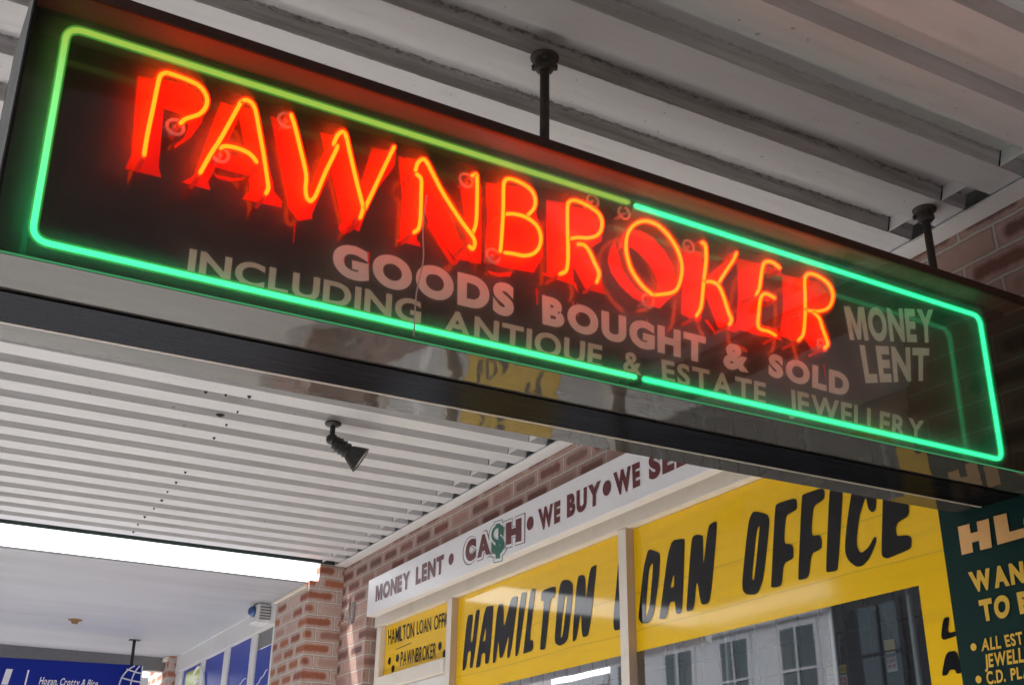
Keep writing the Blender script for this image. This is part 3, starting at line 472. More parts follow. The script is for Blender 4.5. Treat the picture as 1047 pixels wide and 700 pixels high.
def glyph(ch, bold):
    k = (ch, bold)
    if k not in _glyphs:
        if ch == 'M' and bold > .035:
            vs = [Vector((x*.86, y*.73, 0)) for x, y in M_SHAPE]
            fs = [tuple(t) for t in tessellate_polygon([[Vector(v) for v in vs]])]
        else:
            cu = bpy.data.curves.new('text', 'FONT'); cu.body = ch; cu.dimensions = '2D'; cu.fill_mode = 'FRONT'; cu.size = 1
            cu.offset = bold; cu.resolution_u = 6
            ob = bpy.data.objects.new('text', cu); COL.objects.link(ob)
            dg = bpy.context.evaluated_depsgraph_get(); dg.update()
            me = ob.evaluated_get(dg).to_mesh()
            vs = [v.co.copy() for v in me.vertices]; fs = [tuple(p.vertices) for p in me.polygons]
            ob.evaluated_get(dg).to_mesh_clear()
            bpy.data.objects.remove(ob); bpy.data.curves.remove(cu)
        _glyphs[k] = (vs, fs)
    return _glyphs[k]
def text_mesh(bm, txt, quad, bold=.0, gap=None):
    """quad: 3d TL, TR, BR, BL of the capital letters"""
    gap = .085 if gap is None else gap
    hv = glyph('H', bold)[0]; y0 = min(v.y for v in hv); y1 = max(v.y for v in hv)
    my0, my1 = 0.0, .73
    x = 0.0; parts = []
    for ch in txt:
        if ch == ' ': x += .26; continue
        vs, fs = glyph(ch, bold)
        a = min(v.x for v in vs); b = max(v.x for v in vs)
        m_ = ch == 'M' and bold > .035
        parts.append((x-a, vs, fs, m_)); x += b-a+gap
    W_ = x-gap
    TL, TR, BR, BL = [Vector(q) for q in quad]
    for dx, vs, fs, m_ in parts:
        bv = []
        for v in vs:
            u = (v.x+dx)/W_; w_ = (v.y-(my0 if m_ else y0))/((my1-my0) if m_ else (y1-y0))
            bv.append(bm.verts.new((TL*(1-u)+TR*u)*w_ + (BL*(1-u)+BR*u)*(1-w_)))
        for f in fs:
            try: bm.faces.new([bv[i] for i in f])
            except ValueError: pass
def disc(bm, c, r, ax, ry=None, seg=20):
    ry = ry or r
    vs = []
    for k in range(seg):
        a = 2*math.pi*k/seg; p = Vector(c)
        if ax == 'x': p += Vector((0, r*math.cos(a), ry*math.sin(a)))
        elif ax == 'y': p += Vector((r*math.cos(a), 0, ry*math.sin(a)))
        else: p += Vector((r*math.cos(a), ry*math.sin(a), 0))
        vs.append(bm.verts.new(p))
    bm.faces.new(vs)

# ------------------------------------------------------------------ camera, light
cam = bpy.data.objects.new('camera', bpy.data.cameras.new('camera')); COL.objects.link(cam); scene.camera = cam
Mr = ((0.881312, -0.472327, 0.013985), (0.204333, 0.354243, -0.912557), (0.426071, 0.807105, 0.40871))
rot = Matrix((Mr[0], [-x for x in Mr[1]], [-x for x in Mr[2]])).transposed()
cam.matrix_world = Matrix.Translation((0, 0, 1.6)) @ rot.to_4x4()
cam.data.sensor_width = 36; cam.data.lens = 39.5127; cam.data.clip_start = .05; cam.data.clip_end = 2000

SUN_EL, SUN_DIR = 46, Vector((-.86, .51))
w = bpy.data.worlds.new('World'); scene.world = w; w.use_nodes = True
nt = w.node_tree; nt.nodes.clear(); t = NT(nt)
sky = t.n('ShaderNodeTexSky'); sky.sky_type = 'NISHITA'; sky.sun_disc = False
sky.sun_elevation = R(SUN_EL); sky.sun_rotation = math.atan2(SUN_DIR.x, SUN_DIR.y); sky.dust_density = 3.0; sky.air_density = 1.2
bw = t.n('ShaderNodeRGBToBW', ins={0: sky.outputs[0]})
cl = t.n('ShaderNodeTexCoord').outputs['Generated']
cf = t.ramp(t.noise(cl, 3.0, 6), .30, .62)
white = t.n('ShaderNodeCombineColor', ins={0: bw.outputs[0], 1: bw.outputs[0], 2: bw.outputs[0]}).outputs[0]
bright = t.mix(1.0, white, (5.3, 5.36, 5.5), 'MULTIPLY')
skyc = t.mix(t.math('ADD', t.math('MULTIPLY', cf, .45), .5), sky.outputs[0], bright)
bg = t.n('ShaderNodeBackground', ins={'Color': skyc, 'Strength': SKY})
wo = nt.nodes.new('ShaderNodeOutputWorld'); nt.links.new(bg.outputs[0], wo.inputs[0])
sl = bpy.data.lights.new('sun', 'SUN'); sl.energy = SUN; sl.angle = R(.53); sl.color = (1, .95, .87)
so = bpy.data.objects.new('sun', sl); COL.objects.link(so)
d = Vector((SUN_DIR.x*math.cos(R(SUN_EL)), SUN_DIR.y*math.cos(R(SUN_EL)), math.sin(R(SUN_EL))))
so.rotation_euler = d.to_track_quat('Z', 'Y').to_euler(); so.location = d*30
scene.view_settings.view_transform = 'Standard'; scene.view_settings.look = 'None'; scene.view_settings.exposure = 0
scene.render.engine = 'CYCLES'
scene.cycles.max_bounces = 12; scene.cycles.diffuse_bounces = 5; scene.cycles.glossy_bounces = 5; scene.cycles.transparent_max_bounces = 16
scene.cycles.sample_clamp_indirect = 6.0; scene.cycles.caustics_reflective = False; scene.cycles.caustics_refractive = True
scene.cycles.use_denoising = True

# ------------------------------------------------------------------ setting
def sheet(name, x0, x1, y0, y1, z, mat):
    bm = bmesh.new(); bm.faces.new([bm.verts.new(p) for p in ((x0,y0,z),(x1,y0,z),(x1,y1,z),(x0,y1,z))])
    return tag(mesh_obj(name, bm, mat), kind='structure')
sheet('ground', -400, 400, -400, 400, -.16, M['asphalt'])
bmr = sheet('road', -10.5, -.62, -120, 160, -.13, M['asphalt'])
M['dim_pavers'] = paint('bounce_dimming_pavers', (.17,.16,.155), .85, .2, 2, .2)  # dark paving added out of view to cut bounce onto the near awning
for nm, (a, b, c_, d_, mt) in {'footpath': (-.45, 2.48, 1.8, 80, 'concrete'), 'bounce_dimming_footpath': (-.45, 2.48, -60, 1.796, 'dim_pavers'), 'opposite_footpath': (-14, -10.7, -60, 80, 'concrete')}.items():
    o = bx(nm, (a, b, c_, d_, -.15, .0), M[mt]); tag(o, kind='structure')
for a, b in ((-.6, -.452), (-10.698, -10.52)):
    o = bx('kerb', (a, b, -60, 80, -.15, -.004), M['kerb'], bevel=.01); tag(o, kind='structure')

# ------------------------------------------------------------------ pawn shop building
ZT = 6.4
shop = empty('pawn_shop', (2.5, 3.5, 0), label='brick pawnbroker shop front with cream framed windows full of yellow lettering', cat='shop')
def P(o): # keep world placement under an unrotated empty
    o.location = Vector(o.location) - o.parent.location; return o
bm = bmesh.new()
ys = [-6, -2.4, 1.28, 2.13, 6.59, 7.06]
for (a, b) in zip(ys, ys[1:]):
    if (a, b) in ((-2.4, 1.28), (2.13, 6.59)):
        box(bm, 2.5, 2.72, a, b, 2.90, ZT); box(bm, 2.5, 2.72, a, b, 0, .5)
    else: box(bm, 2.5, 2.72, a, b, 0, ZT)
bmesh.ops.remove_doubles(bm, verts=bm.verts, dist=1e-5)
# drop the hidden faces between neighbouring blocks
seen = {}
for f in list(bm.faces):
    k = tuple(sorted(v.index for v in f.verts))
bm.verts.index_update()
for f in bm.faces: seen.setdefault(frozenset(v.index for v in f.verts), []).append(f)
bmesh.ops.delete(bm, geom=[f for l in seen.values() if len(l) > 1 for f in l], context='FACES')
bmesh.ops.recalc_face_normals(bm, faces=bm.faces)
P(mesh_obj('wall', bm, M['brick'], shop))
GX = 2.585
def opening(y0, y1, mulls, transom_first):
    """cream joinery of one window bay"""
    bm = bmesh.new()
    box(bm, 2.55, 2.62, y0+.004, y1-.004, 2.807, 2.897, .004)          # header
    box(bm, 2.552, 2.618, y1-.112, y1-.045, .505, 2.805, .003)           # far jamb
    box(bm, 2.552, 2.618, y0+.004, y0+.05, .505, 2.805, .003)
    P(mesh_obj('window_frame', bm, M['cream'], shop))
    for (a, b) in mulls:
        bm = bmesh.new(); fs = box(bm, 2.548, 2.616, a, b, .505, 2.806)
        bmesh.ops.recalc_face_normals(bm, faces=bm.faces)
        for f in bm.faces:
            if abs(f.normal.y) > .5: f.material_index = 1
        P(mesh_obj('mullion', bm, [M['cream'], M['timber']], shop))
opening(2.13, 6.59, [(5.466, 5.524), (3.798, 3.856)], True)
# fan-light over the door: transom and door head
P(bx('transom', (2.54, 2.615, 5.526, 6.476, 2.43, 2.503), M['cream'], shop, .004))
P(bx('door', (2.575, 2.612, 5.528, 6.474, .506, 2.428), M['white_trim'], shop, .004))
def pane(name, polys, mat, x=GX):
    bm = bmesh.new()
    for pl in polys: bm.faces.new([bm.verts.new((x, y, z)) for y, z in pl])
    bmesh.ops.remove_doubles(bm, verts=bm.verts, dist=1e-5)
    bmesh.ops.recalc_face_normals(bm, faces=bm.faces)
    for f in bm.faces:
        if f.normal.x > 0: f.normal_flip()
    return P(mesh_obj(name, bm, mat, shop))
rect = lambda a, b, c, d_: [(a, c), (b, c), (b, d_), (a, d_)]
v1 = pane('vinyl_sign', [rect(5.526, 6.476, 2.505, 2.805)], M['vinyl']); v1['label'] = 'small yellow fanlight sign with two lines of black lettering'
v2 = pane('vinyl_sign', [rect(3.858, 5.464, 2.31, 2.805)], M['vinyl']); v2['label'] = 'yellow window sign with black brush lettering'
v3 = pane('vinyl_sign', [rect(2.335, 3.796, 2.31, 2.805), rect(2.182, 2.335, 2.31, 2.805), rect(2.182, 2.335, .506, 2.31)], M['vinyl']); v3['label'] = 'yellow window sign with black brush lettering and a strip down the side'
g2 = pane('window_pane', [rect(3.858, 5.464, .507, 2.3095)], M['glass'])
g3 = pane('window_pane', [rect(2.3355, 3.796, .507, 2.3095)], M['glass'])
for lo, par, idx in ((B[:8], v2, 0), (B[8:9], v2, 0), (B[9:12], v3, 1), (B[12:18], v3, 1), (B[18:19], v3, 1), (B[19:], v3, 1)):
    bm = bmesh.new()
    for ch, loops in lo:
        flat_poly(bm, [[(GX-.002, y, z) for y, z in smooth_loop([(a, b, 0) for a, b in l], 2)] if False else [(GX-.002, q[0], q[1]) for q in smooth_loop([(a, b, 0) for a, b in l], 2)] for l in loops])
    # nothing of the L may reach in front of the mullion
    for v in bm.verts:
        if idx == 0: v.co.y = max(v.co.y, 3.8585)
        else: v.co.y = max(min(v.co.y, 3.7955), 2.1825)
    o = mesh_obj('brush_lettering', bm, M['blackp'], par)
    o.location = -shop.location - par.location
def under(o, par):
    o.location = -shop.location - par.location; return o
for txt, quad, X, bold, col, grp in Q:
    if grp == 'p1':
        bm = bmesh.new(); text_mesh(bm, txt, [(X, max(y, 5.5265), z) for y, z in quad], .008)
        under(mesh_obj('small_lettering', bm, M['blackp'], v1), v1)
for col, c, X, r in DOT:
    if col == 'blackp':
        bm = bmesh.new(); disc(bm, (X, max(c[0], 5.55), c[1]), r*.62, 'x', r*.62); under(mesh_obj('painted_ball', bm, M['blackp'], v1), v1)
for a, b in (((6.30, 2.645), (6.07, 2.652)), ((5.66, 2.705), (5.53, 2.716))):
    bm = bmesh.new(); bm.faces.new([bm.verts.new((GX-.002, y, z)) for y, z in ((a[0], a[1]), (b[0], b[1]), (b[0], b[1]+.004), (a[0], a[1]+.004))])
    under(mesh_obj('painted_bar', bm, M['blackp'], v1), v1)
bm = bmesh.new(); disc(bm, (GX-.0022, 4.80, 1.12), .56, 'x', seg=48)
dec = P(mesh_obj('round_sticker', bm, M['vinyl'], shop)); dec['label'] = 'round yellow window sticker with dark lettering'
for w_, zz in (('CASH', 1.27), ('LOANS', .98)):
    bm = bmesh.new(); text_mesh(bm, w_, [(GX-.003, 5.16, zz+.09), (GX-.003, 4.44, zz+.09), (GX-.003, 4.44, zz-.09), (GX-.003, 5.16, zz-.09)], .05)
    o = mesh_obj('sticker_lettering', bm, M['blackp'], dec); o.location = -shop.location - dec.location
# security grille and pale rods behind the glass
for (a, b) in ((2.34, 3.79), (3.86, 5.46)):
    bm = bmesh.new()
    k = 0
    y = a + .05
    while y < b: box(bm, 2.647, 2.653, y-.003, y+.003, .52, 2.79); y += .108
    z = .6
    while z < 2.78: box(bm, 2.6535, 2.6585, a, b, z-.003, z+.003); z += .0965
    bmesh.ops.recalc_face_normals(bm, faces=bm.faces)
    P(mesh_obj('security_grille', bm, M['mesh'], shop))
for y in (2.42, 2.752, 3.29, 3.60):
    bm = bmesh.new(); tube(bm, [(2.632, y, .51), (2.632, y, 2.80)], .0095, 8); P(mesh_obj('display_rod', bm, M['steel_rod'], shop))
# the room behind
bm = bmesh.new(); box(bm, 2.73, 7.5, -5.5, 7.0, .01, 3.0)
for f in bm.faces: f.normal_flip()
bmesh.ops.recalc_face_normals(bm, faces=bm.faces)
for f in list(bm.faces):
    c = f.calc_center_median()
    if abs(c.x-2.73) < .01: bmesh.ops.delete(bm, geom=[f], context='FACES')
P(mesh_obj('interior', bm, M['room'], shop))
r_ = empty('ceiling_light', (3.7, 6.25, 2.66), label='fluorescent batten hanging inside the shop behind the yellow windows', cat='ceiling light')
bx('tray', (-.06, .06, -.62, .62, .03, .06), M['white_trim'], r_)
bm = bmesh.new(); tube(bm, [(0, -.59, .012), (0, .59, .012)], .014, 10); mesh_obj('lamp_tube', bm, M['lamp'], r_, True)
for yy in (-.4, .4):
    bm = bmesh.new(); tube(bm, [(0, yy, .061), (0, yy, .338)], .004, 6); mesh_obj('suspension_wire', bm, M['grey_metal'], r_)
shf = empty('display_shelf', (3.25, 4.0, 2.12), label='white display shelf behind the security grille', cat='shelf')
bx('shelf_board', (-.14, .14, -.55, 1.4, 0, .025), M['white_trim'], shf)
for y in (-.5, .42, 1.35): bx('bracket', (-.13, .13, y-.012, y+.012, -.14, -.001), M['white_trim'], shf)
labs = ['cream carton at the right end of the display shelf', 'pale blue carton second from the right on the display shelf', 'pink carton on the display shelf, the only pink one', 'cream carton near the middle of the display shelf', 'teal carton on the display shelf, the only teal one', 'dark grey carton on the display shelf, the only dark one', 'pale blue carton at the left end of the display shelf']
rb = random.Random(3); y = 3.50
for i, (c_, lab) in enumerate((('boxa', 'cream carton'), ('boxb', 'pale blue carton'), ('boxc', 'pink carton'), ('boxa', 'large cream carton'), ('boxd', 'teal carton'), ('boxe', 'dark grey carton'), ('boxb', 'wide pale blue carton'))):
    wd = rb.uniform(.14, .27); ht = rb.uniform(.18, .36)
    b_ = empty('carton', (3.22, y+wd/2, 2.146), label=labs[i], cat='carton', group='cartons on the display shelf')
    bx('body', (-.09, .09, -wd/2+.006, wd/2-.006, 0, ht-.03), M[c_], b_, .003); bx('lid', (-.094, .094, -wd/2+.003, wd/2-.003, ht-.0295, ht), M[c_], b_, .003)
    y += wd
# near bay of the same shop front (seen mirrored in the sign panel)
opening(-2.4, 1.28, [(-.6, -.54)], False)
v4 = pane('vinyl_sign', [rect(-.538, 1.228, 1.95, 2.805)], M['vinyl']); v4['label'] = 'plain yellow window sign in the nearer bay'
pane('vinyl_sign', [rect(-2.348, -.602, 1.95, 2.805)], M['vinyl'])
pane('window_pane', [rect(-.538, 1.228, .507, 1.9495)], M['glass']); pane('window_pane', [rect(-2.348, -.602, .507, 1.9495)], M['glass'])
# street number
bm = bmesh.new(); text_mesh(bm, '43', [(2.494, 6.965, 3.005), (2.494, 6.80, 3.005), (2.494, 6.80, 2.87), (2.494, 6.965, 2.87)], .03)
ge = bmesh.ops.extrude_face_region(bm, geom=list(bm.faces)); bmesh.ops.translate(bm, verts=[v for v in ge['geom'] if isinstance(v, bmesh.types.BMVert)], vec=(.005, 0, 0))
P(mesh_obj('street_number', bm, M['grey_metal'], shop))

# fascia boards
def fascia(y0, y1, label):
    root = empty('fascia_board', (2.44, (y0+y1)/2, 2.845), label=label, cat='sign board')
    o = bx('board', (2.44, 2.497, y0, y1, 2.845, 3.062), M['board'], root, .003); P(o)
    return root
fb = fascia(2.12, 6.44, 'long white board with maroon words MONEY LENT CASH WE BUY WE SELL above the windows')
for txt, quad, X, bold, col, grp in Q:
    if grp == 'f':
        bm = bmesh.new(); text_mesh(bm, txt, [(X, y, z) for y, z in quad], bold); P(mesh_obj('maroon_lettering', bm, M['maroon'], fb))
for col, c, X, r in DOT:
    if col == 'maroon':
        bm = bmesh.new(); disc(bm, (X, c[0], c[1]), r, 'x', r); P(mesh_obj('bullet_point', bm, M['maroon'], fb))
for txt, quad, X, bold, col, grp in Q:
    if grp != 'cash': continue
    c0 = [sum(q[i] for q in quad)/4 for i in (0, 1)]
    def grow(k, dx, kz): return [(X-dx, c0[0]+(y-c0[0])+ (k if y > c0[0] else -k), c0[1]+(z-c0[1])+(kz if z > c0[1] else -kz)) for y, z in quad]
    bmo, bmw, bmr_ = (bmesh.new() for _ in range(3))
    text_mesh(bmo, txt, grow(.035, -.0014, .016), bold+.05); text_mesh(bmw, txt, grow(.026, -.0010, .012), bold+.035)
    text_mesh(bmr_, txt, grow(0, .0006 if txt == '$' else 0, 0), bold)
    o = P(mesh_obj('dollar_sign' if txt == '$' else 'cash_lettering', bmr_, M['greenp' if txt == '$' else 'maroon'], fb))
    if txt == '$': o['label'] = 'green dollar sign replacing the letter S'
    for nm, b_, mt in (('letter_outline', bmo, M['maroon' if txt != '$' else 'greenp']), ('letter_border', bmw, M['whitep'])):
        o2 = mesh_obj(nm, b_, mt, o); o2.location = -fb.location - o.location
fascia(-2.5, 1.30, 'blank white board over the nearer shop window')

# green notice board on the brick pier
gb = empty('notice_board', (2.455, 1.5, 1.4), label='dark green board with gold lettering fixed to the brick pier at the lower right', cat='sign board')
P(bx('panel', (2.455, 2.478, .92, 2.115, 1.2, 2.472), M['green_board'], gb))
bm = bmesh.new(); box(bm, 2.448, 2.492, .90, 2.118, 2.474, 2.494); box(bm, 2.479, 2.492, .91, 2.1185, 1.19, 2.473)
bmesh.ops.recalc_face_normals(bm, faces=bm.faces)
P(mesh_obj('timber_edge', bm, M['board_edge'], gb))
for c_, nm in (('gold2', 'large_lettering'), ('gold', 'gold_lettering')):
    for txt, quad, X, bold, col, grp in Q:
        if grp == 'g' and col == c_:
            bm = bmesh.new(); text_mesh(bm, txt, [(X, y, z) for y, z in quad], bold); P(mesh_obj(nm, bm, M[c_], gb))
    for col, c, X, r in DOT:
        if col == c_:
            bm = bmesh.new(); disc(bm, (X, c[0], c[1]), r, 'x', r); P(mesh_obj('bullet_point', bm, M[c_], gb))

# things hanging in the window
def garment(x, y, ztop, wd, ht, mat, label, seed):
    rnd = random.Random(seed)
    bm = bmesh.new(); n = 20; rows = 9; rings = []
    for j in range(rows):
        f = j/(rows-1); z = ztop - ht*f
        ww = wd*(.30+.70*min(1, f*2.2)**.6)*(1+.10*math.sin(f*5+seed)); dp = .05+.05*f
        rings.append([bm.verts.new((x+dp*math.sin(2*math.pi*k/n)*(1+.25*math.sin(3*k+seed+f*2)), y+ww/2*math.cos(2*math.pi*k/n)*(1+.05*rnd.uniform(-1, 1)), z+.012*math.sin(k*2+seed))) for k in range(n)])
    for a, b in zip(rings, rings[1:]):
        for k in range(n): bm.faces.new((a[k], a[(k+1)%n], b[(k+1)%n], b[k]))
    bm.faces.new(rings[0]); bm.faces.new(rings[-1][::-1])
    root = empty('hanging_jacket', (x, y, ztop-ht), label=label, cat='jacket')
    P(mesh_obj('cloth', bm, mat, root, True))
    bm = bmesh.new(); tube(bm, spline([(x, y, ztop-.01), (x, y, ztop+.03), (x+.012, y+.012, ztop+.05), (x+.02, y, ztop+.035)], 5), .003, 6)
    P(mesh_obj('hanger_hook', bm, M['grey_metal'], root, True))
garment(2.95, 2.92, 2.36, .36, .95, M['cloth'], 'dark jacket hanging behind the grille, beside the left pair of price tags', 1)
garment(3.0, 2.60, 2.40, .40, 1.0, M['cloth'], 'dark jacket hanging behind the grille at the right edge of the window', 2)
garment(3.12, 2.76, 2.38, .22, .8, M['cloth2'], 'olive garment hanging between the two dark jackets', 3)
def price_tag(y, z, label):
    root = empty('price_tag', (2.69, y, z), label=label, cat='price tag', group='price tags hanging in the window')
    for nm, a, b, mt in (('card', -.062, -.002, M['tag']), ('header', .002, .034, M['tag_yel'])):
        bx(nm, (0, .0015, -.021, .021, a, b), mt, root)
    bm = bmesh.new()
    for i, zz in enumerate((-.016, -.031, -.047)): text_mesh(bm, ('50%', 'OFF', '99')[i], [(-.0008, .017, zz+.006), (-.0008, -.017, zz+.006), (-.0008, -.017, zz-.006), (-.0008, .017, zz-.006)], .03)
    mesh_obj('red_print', bm, M['tag_red'], root)
    bm = bmesh.new(); tube(bm, [(0, 0, .034), (.004, 0, .16)], .0008, 5); mesh_obj('string', bm, M['grey_metal'], root)
price_tag(2.575, 2.165, 'price tag with yellow header hanging by itself near the right rod')
price_tag(2.790, 2.120, 'right one of two price tags hanging close together')
price_tag(2.838, 2.122, 'left one of two price tags hanging close together')

# ------------------------------------------------------------------ awning over the shop
aw = empty('shop_awning', (1.2, 2, 3.27), label='white ribbed steel awning over the footpath with grimy ribs', cat='awning')
bm = bmesh.new(); prof = []
k = -30
while True:
    y0 = 2.046 + .2*k
    if y0 > 6.95: break
    prof += [(y0, 3.275), (y0+.108, 3.275), (y0+.122, 3.318), (y0+.186, 3.318)]; k += 1
prof = prof[:-1] + [(7.03, 3.318)]
xs = [-.14, .4, .9, 1.4, 1.9, 2.43]
cols = [[bm.verts.new((x, y, z)) for y, z in prof] for x in xs]
for a, b in zip(cols, cols[1:]):
    for i in range(len(prof)-1): bm.faces.new((a[i], a[i+1], b[i+1], b[i]))
P(mesh_obj('corrugated_sheet', bm, M['sheet'], aw))
bm = bmesh.new(); box(bm, -.2, 2.49, -4, 7.03, 3.40, 3.43); P(mesh_obj('roof_deck', bm, M['white_trim'], aw))
bm = bmesh.new(); box(bm, 2.425, 2.498, -4, 7.03, 3.262, 3.270); box(bm, 2.488, 2.497, -4, 7.03, 3.2705, 3.3995); box(bm, 2.333, 2.337, -4, 7.03, 3.2765, 3.326)
bmesh.ops.recalc_face_normals(bm, faces=bm.faces); P(mesh_obj('wall_flashing', bm, M['white_trim'], aw))
P(bx('end_trim', (-.2, 2.42, 7.035, 7.05, 3.272, 3.44), M['dark_trim'], aw))
P(bx('street_fascia', (-.22, -.15, -4, 7.05, 3.26, 3.47), M['white_trim'], aw))
bl = empty('light_block_blind', (-.19, -1.4, 1.9), label='added dark canvas screen out of view that blocks street light from the near awning', cat='light blocker')  # screen added out of view to dim the near end of the awning
bm = bmesh.new(); n_ = 60; rows = []
for k_ in range(n_+1):
    y = -4 + 5.3*k_/n_; rows.append([bm.verts.new((-.185+.012*math.sin(k_*.9), y, z)) for z in (1.7, 2.5, 3.255)])
for a, b in zip(rows, rows[1:]):
    for j in range(2): bm.faces.new((a[j], b[j], b[j+1], a[j+1]))
P(mesh_obj('canvas', bm, M['canvas'], bl, True))
bm = bmesh.new(); tube(bm, [(-.185, -4, 1.69), (-.185, 1.3, 1.69)], .022, 10); P(mesh_obj('bottom_rail', bm, M['grey_metal'], bl, True))
for i_ in range(len(prof)-1):
    if abs(prof[i_][1]-3.318) < 1e-4 and abs(prof[i_+1][1]-3.275) < 1e-4 and prof[i_][0] > 1.2:
        (ya, za), (yb, zb_) = prof[i_], prof[i_+1]
        bm = bmesh.new(); bm.faces.new([bm.verts.new(p_) for p_ in ((2.332, ya-.004, za), (2.332, ya+.005, za), (2.332, yb+.004, zb_), (2.332, yb-.006, zb_))])
        P(mesh_obj('rib_end_shadow', bm, M['screw'], aw))  # dark sliver painting the shadow gap at this rib end
for i, (x, y) in enumerate(SC):
    bm = bmesh.new(); rr = .015 if i == 12 else (.0058 + .0014*math.sin(i*2.7))
    lathe(bm, [(rr*1.3, 0), (rr*1.3, -.002), (rr*.75, -.003), (rr*.7, -.008), (rr*.3, -.009)], Matrix.Translation((x, y, 3.2748)), 10)
    P(mesh_obj('roof_screw', bm, M['screw'], aw))

# ------------------------------------------------------------------ spotlight under the awning
sp = empty('spotlight', (1.475, 4.455, 3.275), label='small black adjustable spotlight fixed under the white awning', cat='spotlight')
bm = bmesh.new(); lathe(bm, [(.036, 0), (.036, -.008), (.028, -.014), (.012, -.018), (.012, -.052)], Matrix.Identity(4), 20); mesh_obj('ceiling_base', bm, M['black_metal'], sp)
bm = bmesh.new()
prof_ = [(.001, -.026), (.013, -.024), (.021, -.016), (.026, 0), (.021, .016), (.013, .024), (.001, .026)]
lathe(bm, prof_, Matrix.Translation((0, 0, -.075)) @ Matrix.Rotation(R(90), 4, 'X'), 20); mesh_obj('swivel_joint', bm, M['black_metal'], sp, True)
dirv = Vector((.80, -.22, -.50)).normalized(); q = dirv.to_track_quat('Z', 'Y').to_matrix().to_4x4()
Mx = Matrix.Translation((.004, 0, -.082)) @ q
hd = bmesh.new(); lathe(hd, [(.012, .004), (.030, .012), (.032, .078), (.030, .084), (.036, .092), (.052, .128), (.061, .150), (.058, .151), (.046, .132)], Mx, 24)
head = mesh_obj('lamp_head', hd, M['black_metal'], sp)
bm = bmesh.new(); lathe(bm, [(.045, .1335), (.055, .1475), (.03, .1482), (.001, .1485)], Mx, 24); mesh_obj('lamp_glass', bm, M['reflector'], head, True)
bm = bmesh.new()
for s_ in (.03, .05, .07): lathe(bm, [(.033, s_), (.036, s_+.001), (.036, s_+.005), (.033, s_+.006)], Mx, 24)
mesh_obj('cooling_fins', bm, M['black_metal'], head)

# ------------------------------------------------------------------ neighbouring shop and its awning
nb = empty('neighbour_shop', (2.27, 9, 0), label='brick shop next door with white framed blue windows', cat='shop')
bm = bmesh.new()
box(bm, 2.27, 2.75, 7.062, 7.752, 0, 3.158); box(bm, 2.332, 2.75, 7.062, 7.13, 3.1585, 4.6)
bmesh.ops.recalc_face_normals(bm, faces=bm.faces)
P(mesh_obj('brick_pier', bm, M['brick_red'], nb))
bm = bmesh.new(); box(bm, 2.2, 2.75, 10.75, 11.6, 0, 3.158); bmesh.ops.recalc_face_normals(bm, faces=bm.faces)
P(mesh_obj('brick_pier', bm, M['brick_red'], nb))
P(bx('window_header', (2.262, 2.40, 7.754, 10.748, 2.985, 3.137), M['white_trim'], nb, .003))
P(bx('stall_riser', (2.27, 2.40, 7.754, 10.748, 0, .7), M['brick_red'], nb))
wins = [(7.80, 8.19), (8.33, 8.93), (9.08, 9.70), (9.83, 10.47)]
edges = [7.754] + [v for w_ in wins for v in w_] + [10.748]
for i in range(0, len(edges), 2):
    P(bx('mullion', (2.272, 2.31, edges[i], edges[i+1], .702, 2.983), M['white_trim'], nb, .003))
for i, (a, b) in enumerate(wins):
    bm = bmesh.new(); bm.faces.new([bm.verts.new(p) for p in ((2.286, a, .705), (2.286, b, .705), (2.286, b, 2.98 if i else 2.86), (2.286, a, 2.98 if i else 2.86))])
    o = P(mesh_obj('blue_window', bm, M['blue_vinyl'], nb))
    if i == 0:
        bm = bmesh.new(); bm.faces.new([bm.verts.new(p) for p in ((2.287, a, 2.862), (2.287, b, 2.862), (2.287, b, 2.98), (2.287, a, 2.98))]); P(mesh_obj('grey_pane', bm, M['grey_metal'], nb))
    if i == 3:
        bm = bmesh.new(); bm.faces.new([bm.verts.new(p) for p in ((2.283, 10.36, 2.95), (2.283, 9.87, 2.95), (2.283, 9.87, 2.3), (2.283, 10.36, 2.3))])
        o2 = mesh_obj('lime_poster', bm, M['lime'], o); o2.location = -o.location - nb.location
        bm = bmesh.new(); 
        for r_ in (.10, .20, .30): tube(bm, [(2.279, 9.90+r_*math.cos(a_), 2.62+r_*1.1*math.sin(a_)) for a_ in [R(60+10*j) for j in range(20)]], .012, 6)
        o2 = mesh_obj('white_emblem', bm, M['whitep'], o); o2.location = -o.location - nb.location
    else:
        bm = bmesh.new()
        for k_ in range(3): tube(bm, spline([(2.281, b-.06-j*(b-a-.12)/8, 2.60-.10*k_+.007*math.sin(j*2.1+k_)+.012*j) for j in range(9)], 4), .0028, 5)
        o2 = mesh_obj('white_script', bm, M['whitep'], o); o2.location = -o.location - nb.location
al = empty('alarm_box', (2.2, 7.9, 3.03), label='white vented alarm box with a blue strobe above the blue windows', cat='alarm')
P(bx('case', (2.165, 2.268, 7.86, 8.06, 3.005, 3.134), M['white_trim'], al, .008))
bm = bmesh.new()
for z in (3.03, 3.05, 3.07, 3.09, 3.11): box(bm, 2.185, 2.262, 7.853, 7.8595, z-.004, z+.004)
bmesh.ops.recalc_face_normals(bm, faces=bm.faces); P(mesh_obj('vent_slats', bm, M['grey_metal'], al))
bm = bmesh.new(); lathe(bm, [(.04, 0), (.04, .012), (.034, .03), (.018, .043), (.002, .046)], Matrix.Translation((2.164, 7.93, 3.085)) @ Matrix.Rotation(R(-90), 4, 'Y'), 20)
P(mesh_obj('strobe_lens', bm, M['strobe'], al, True))

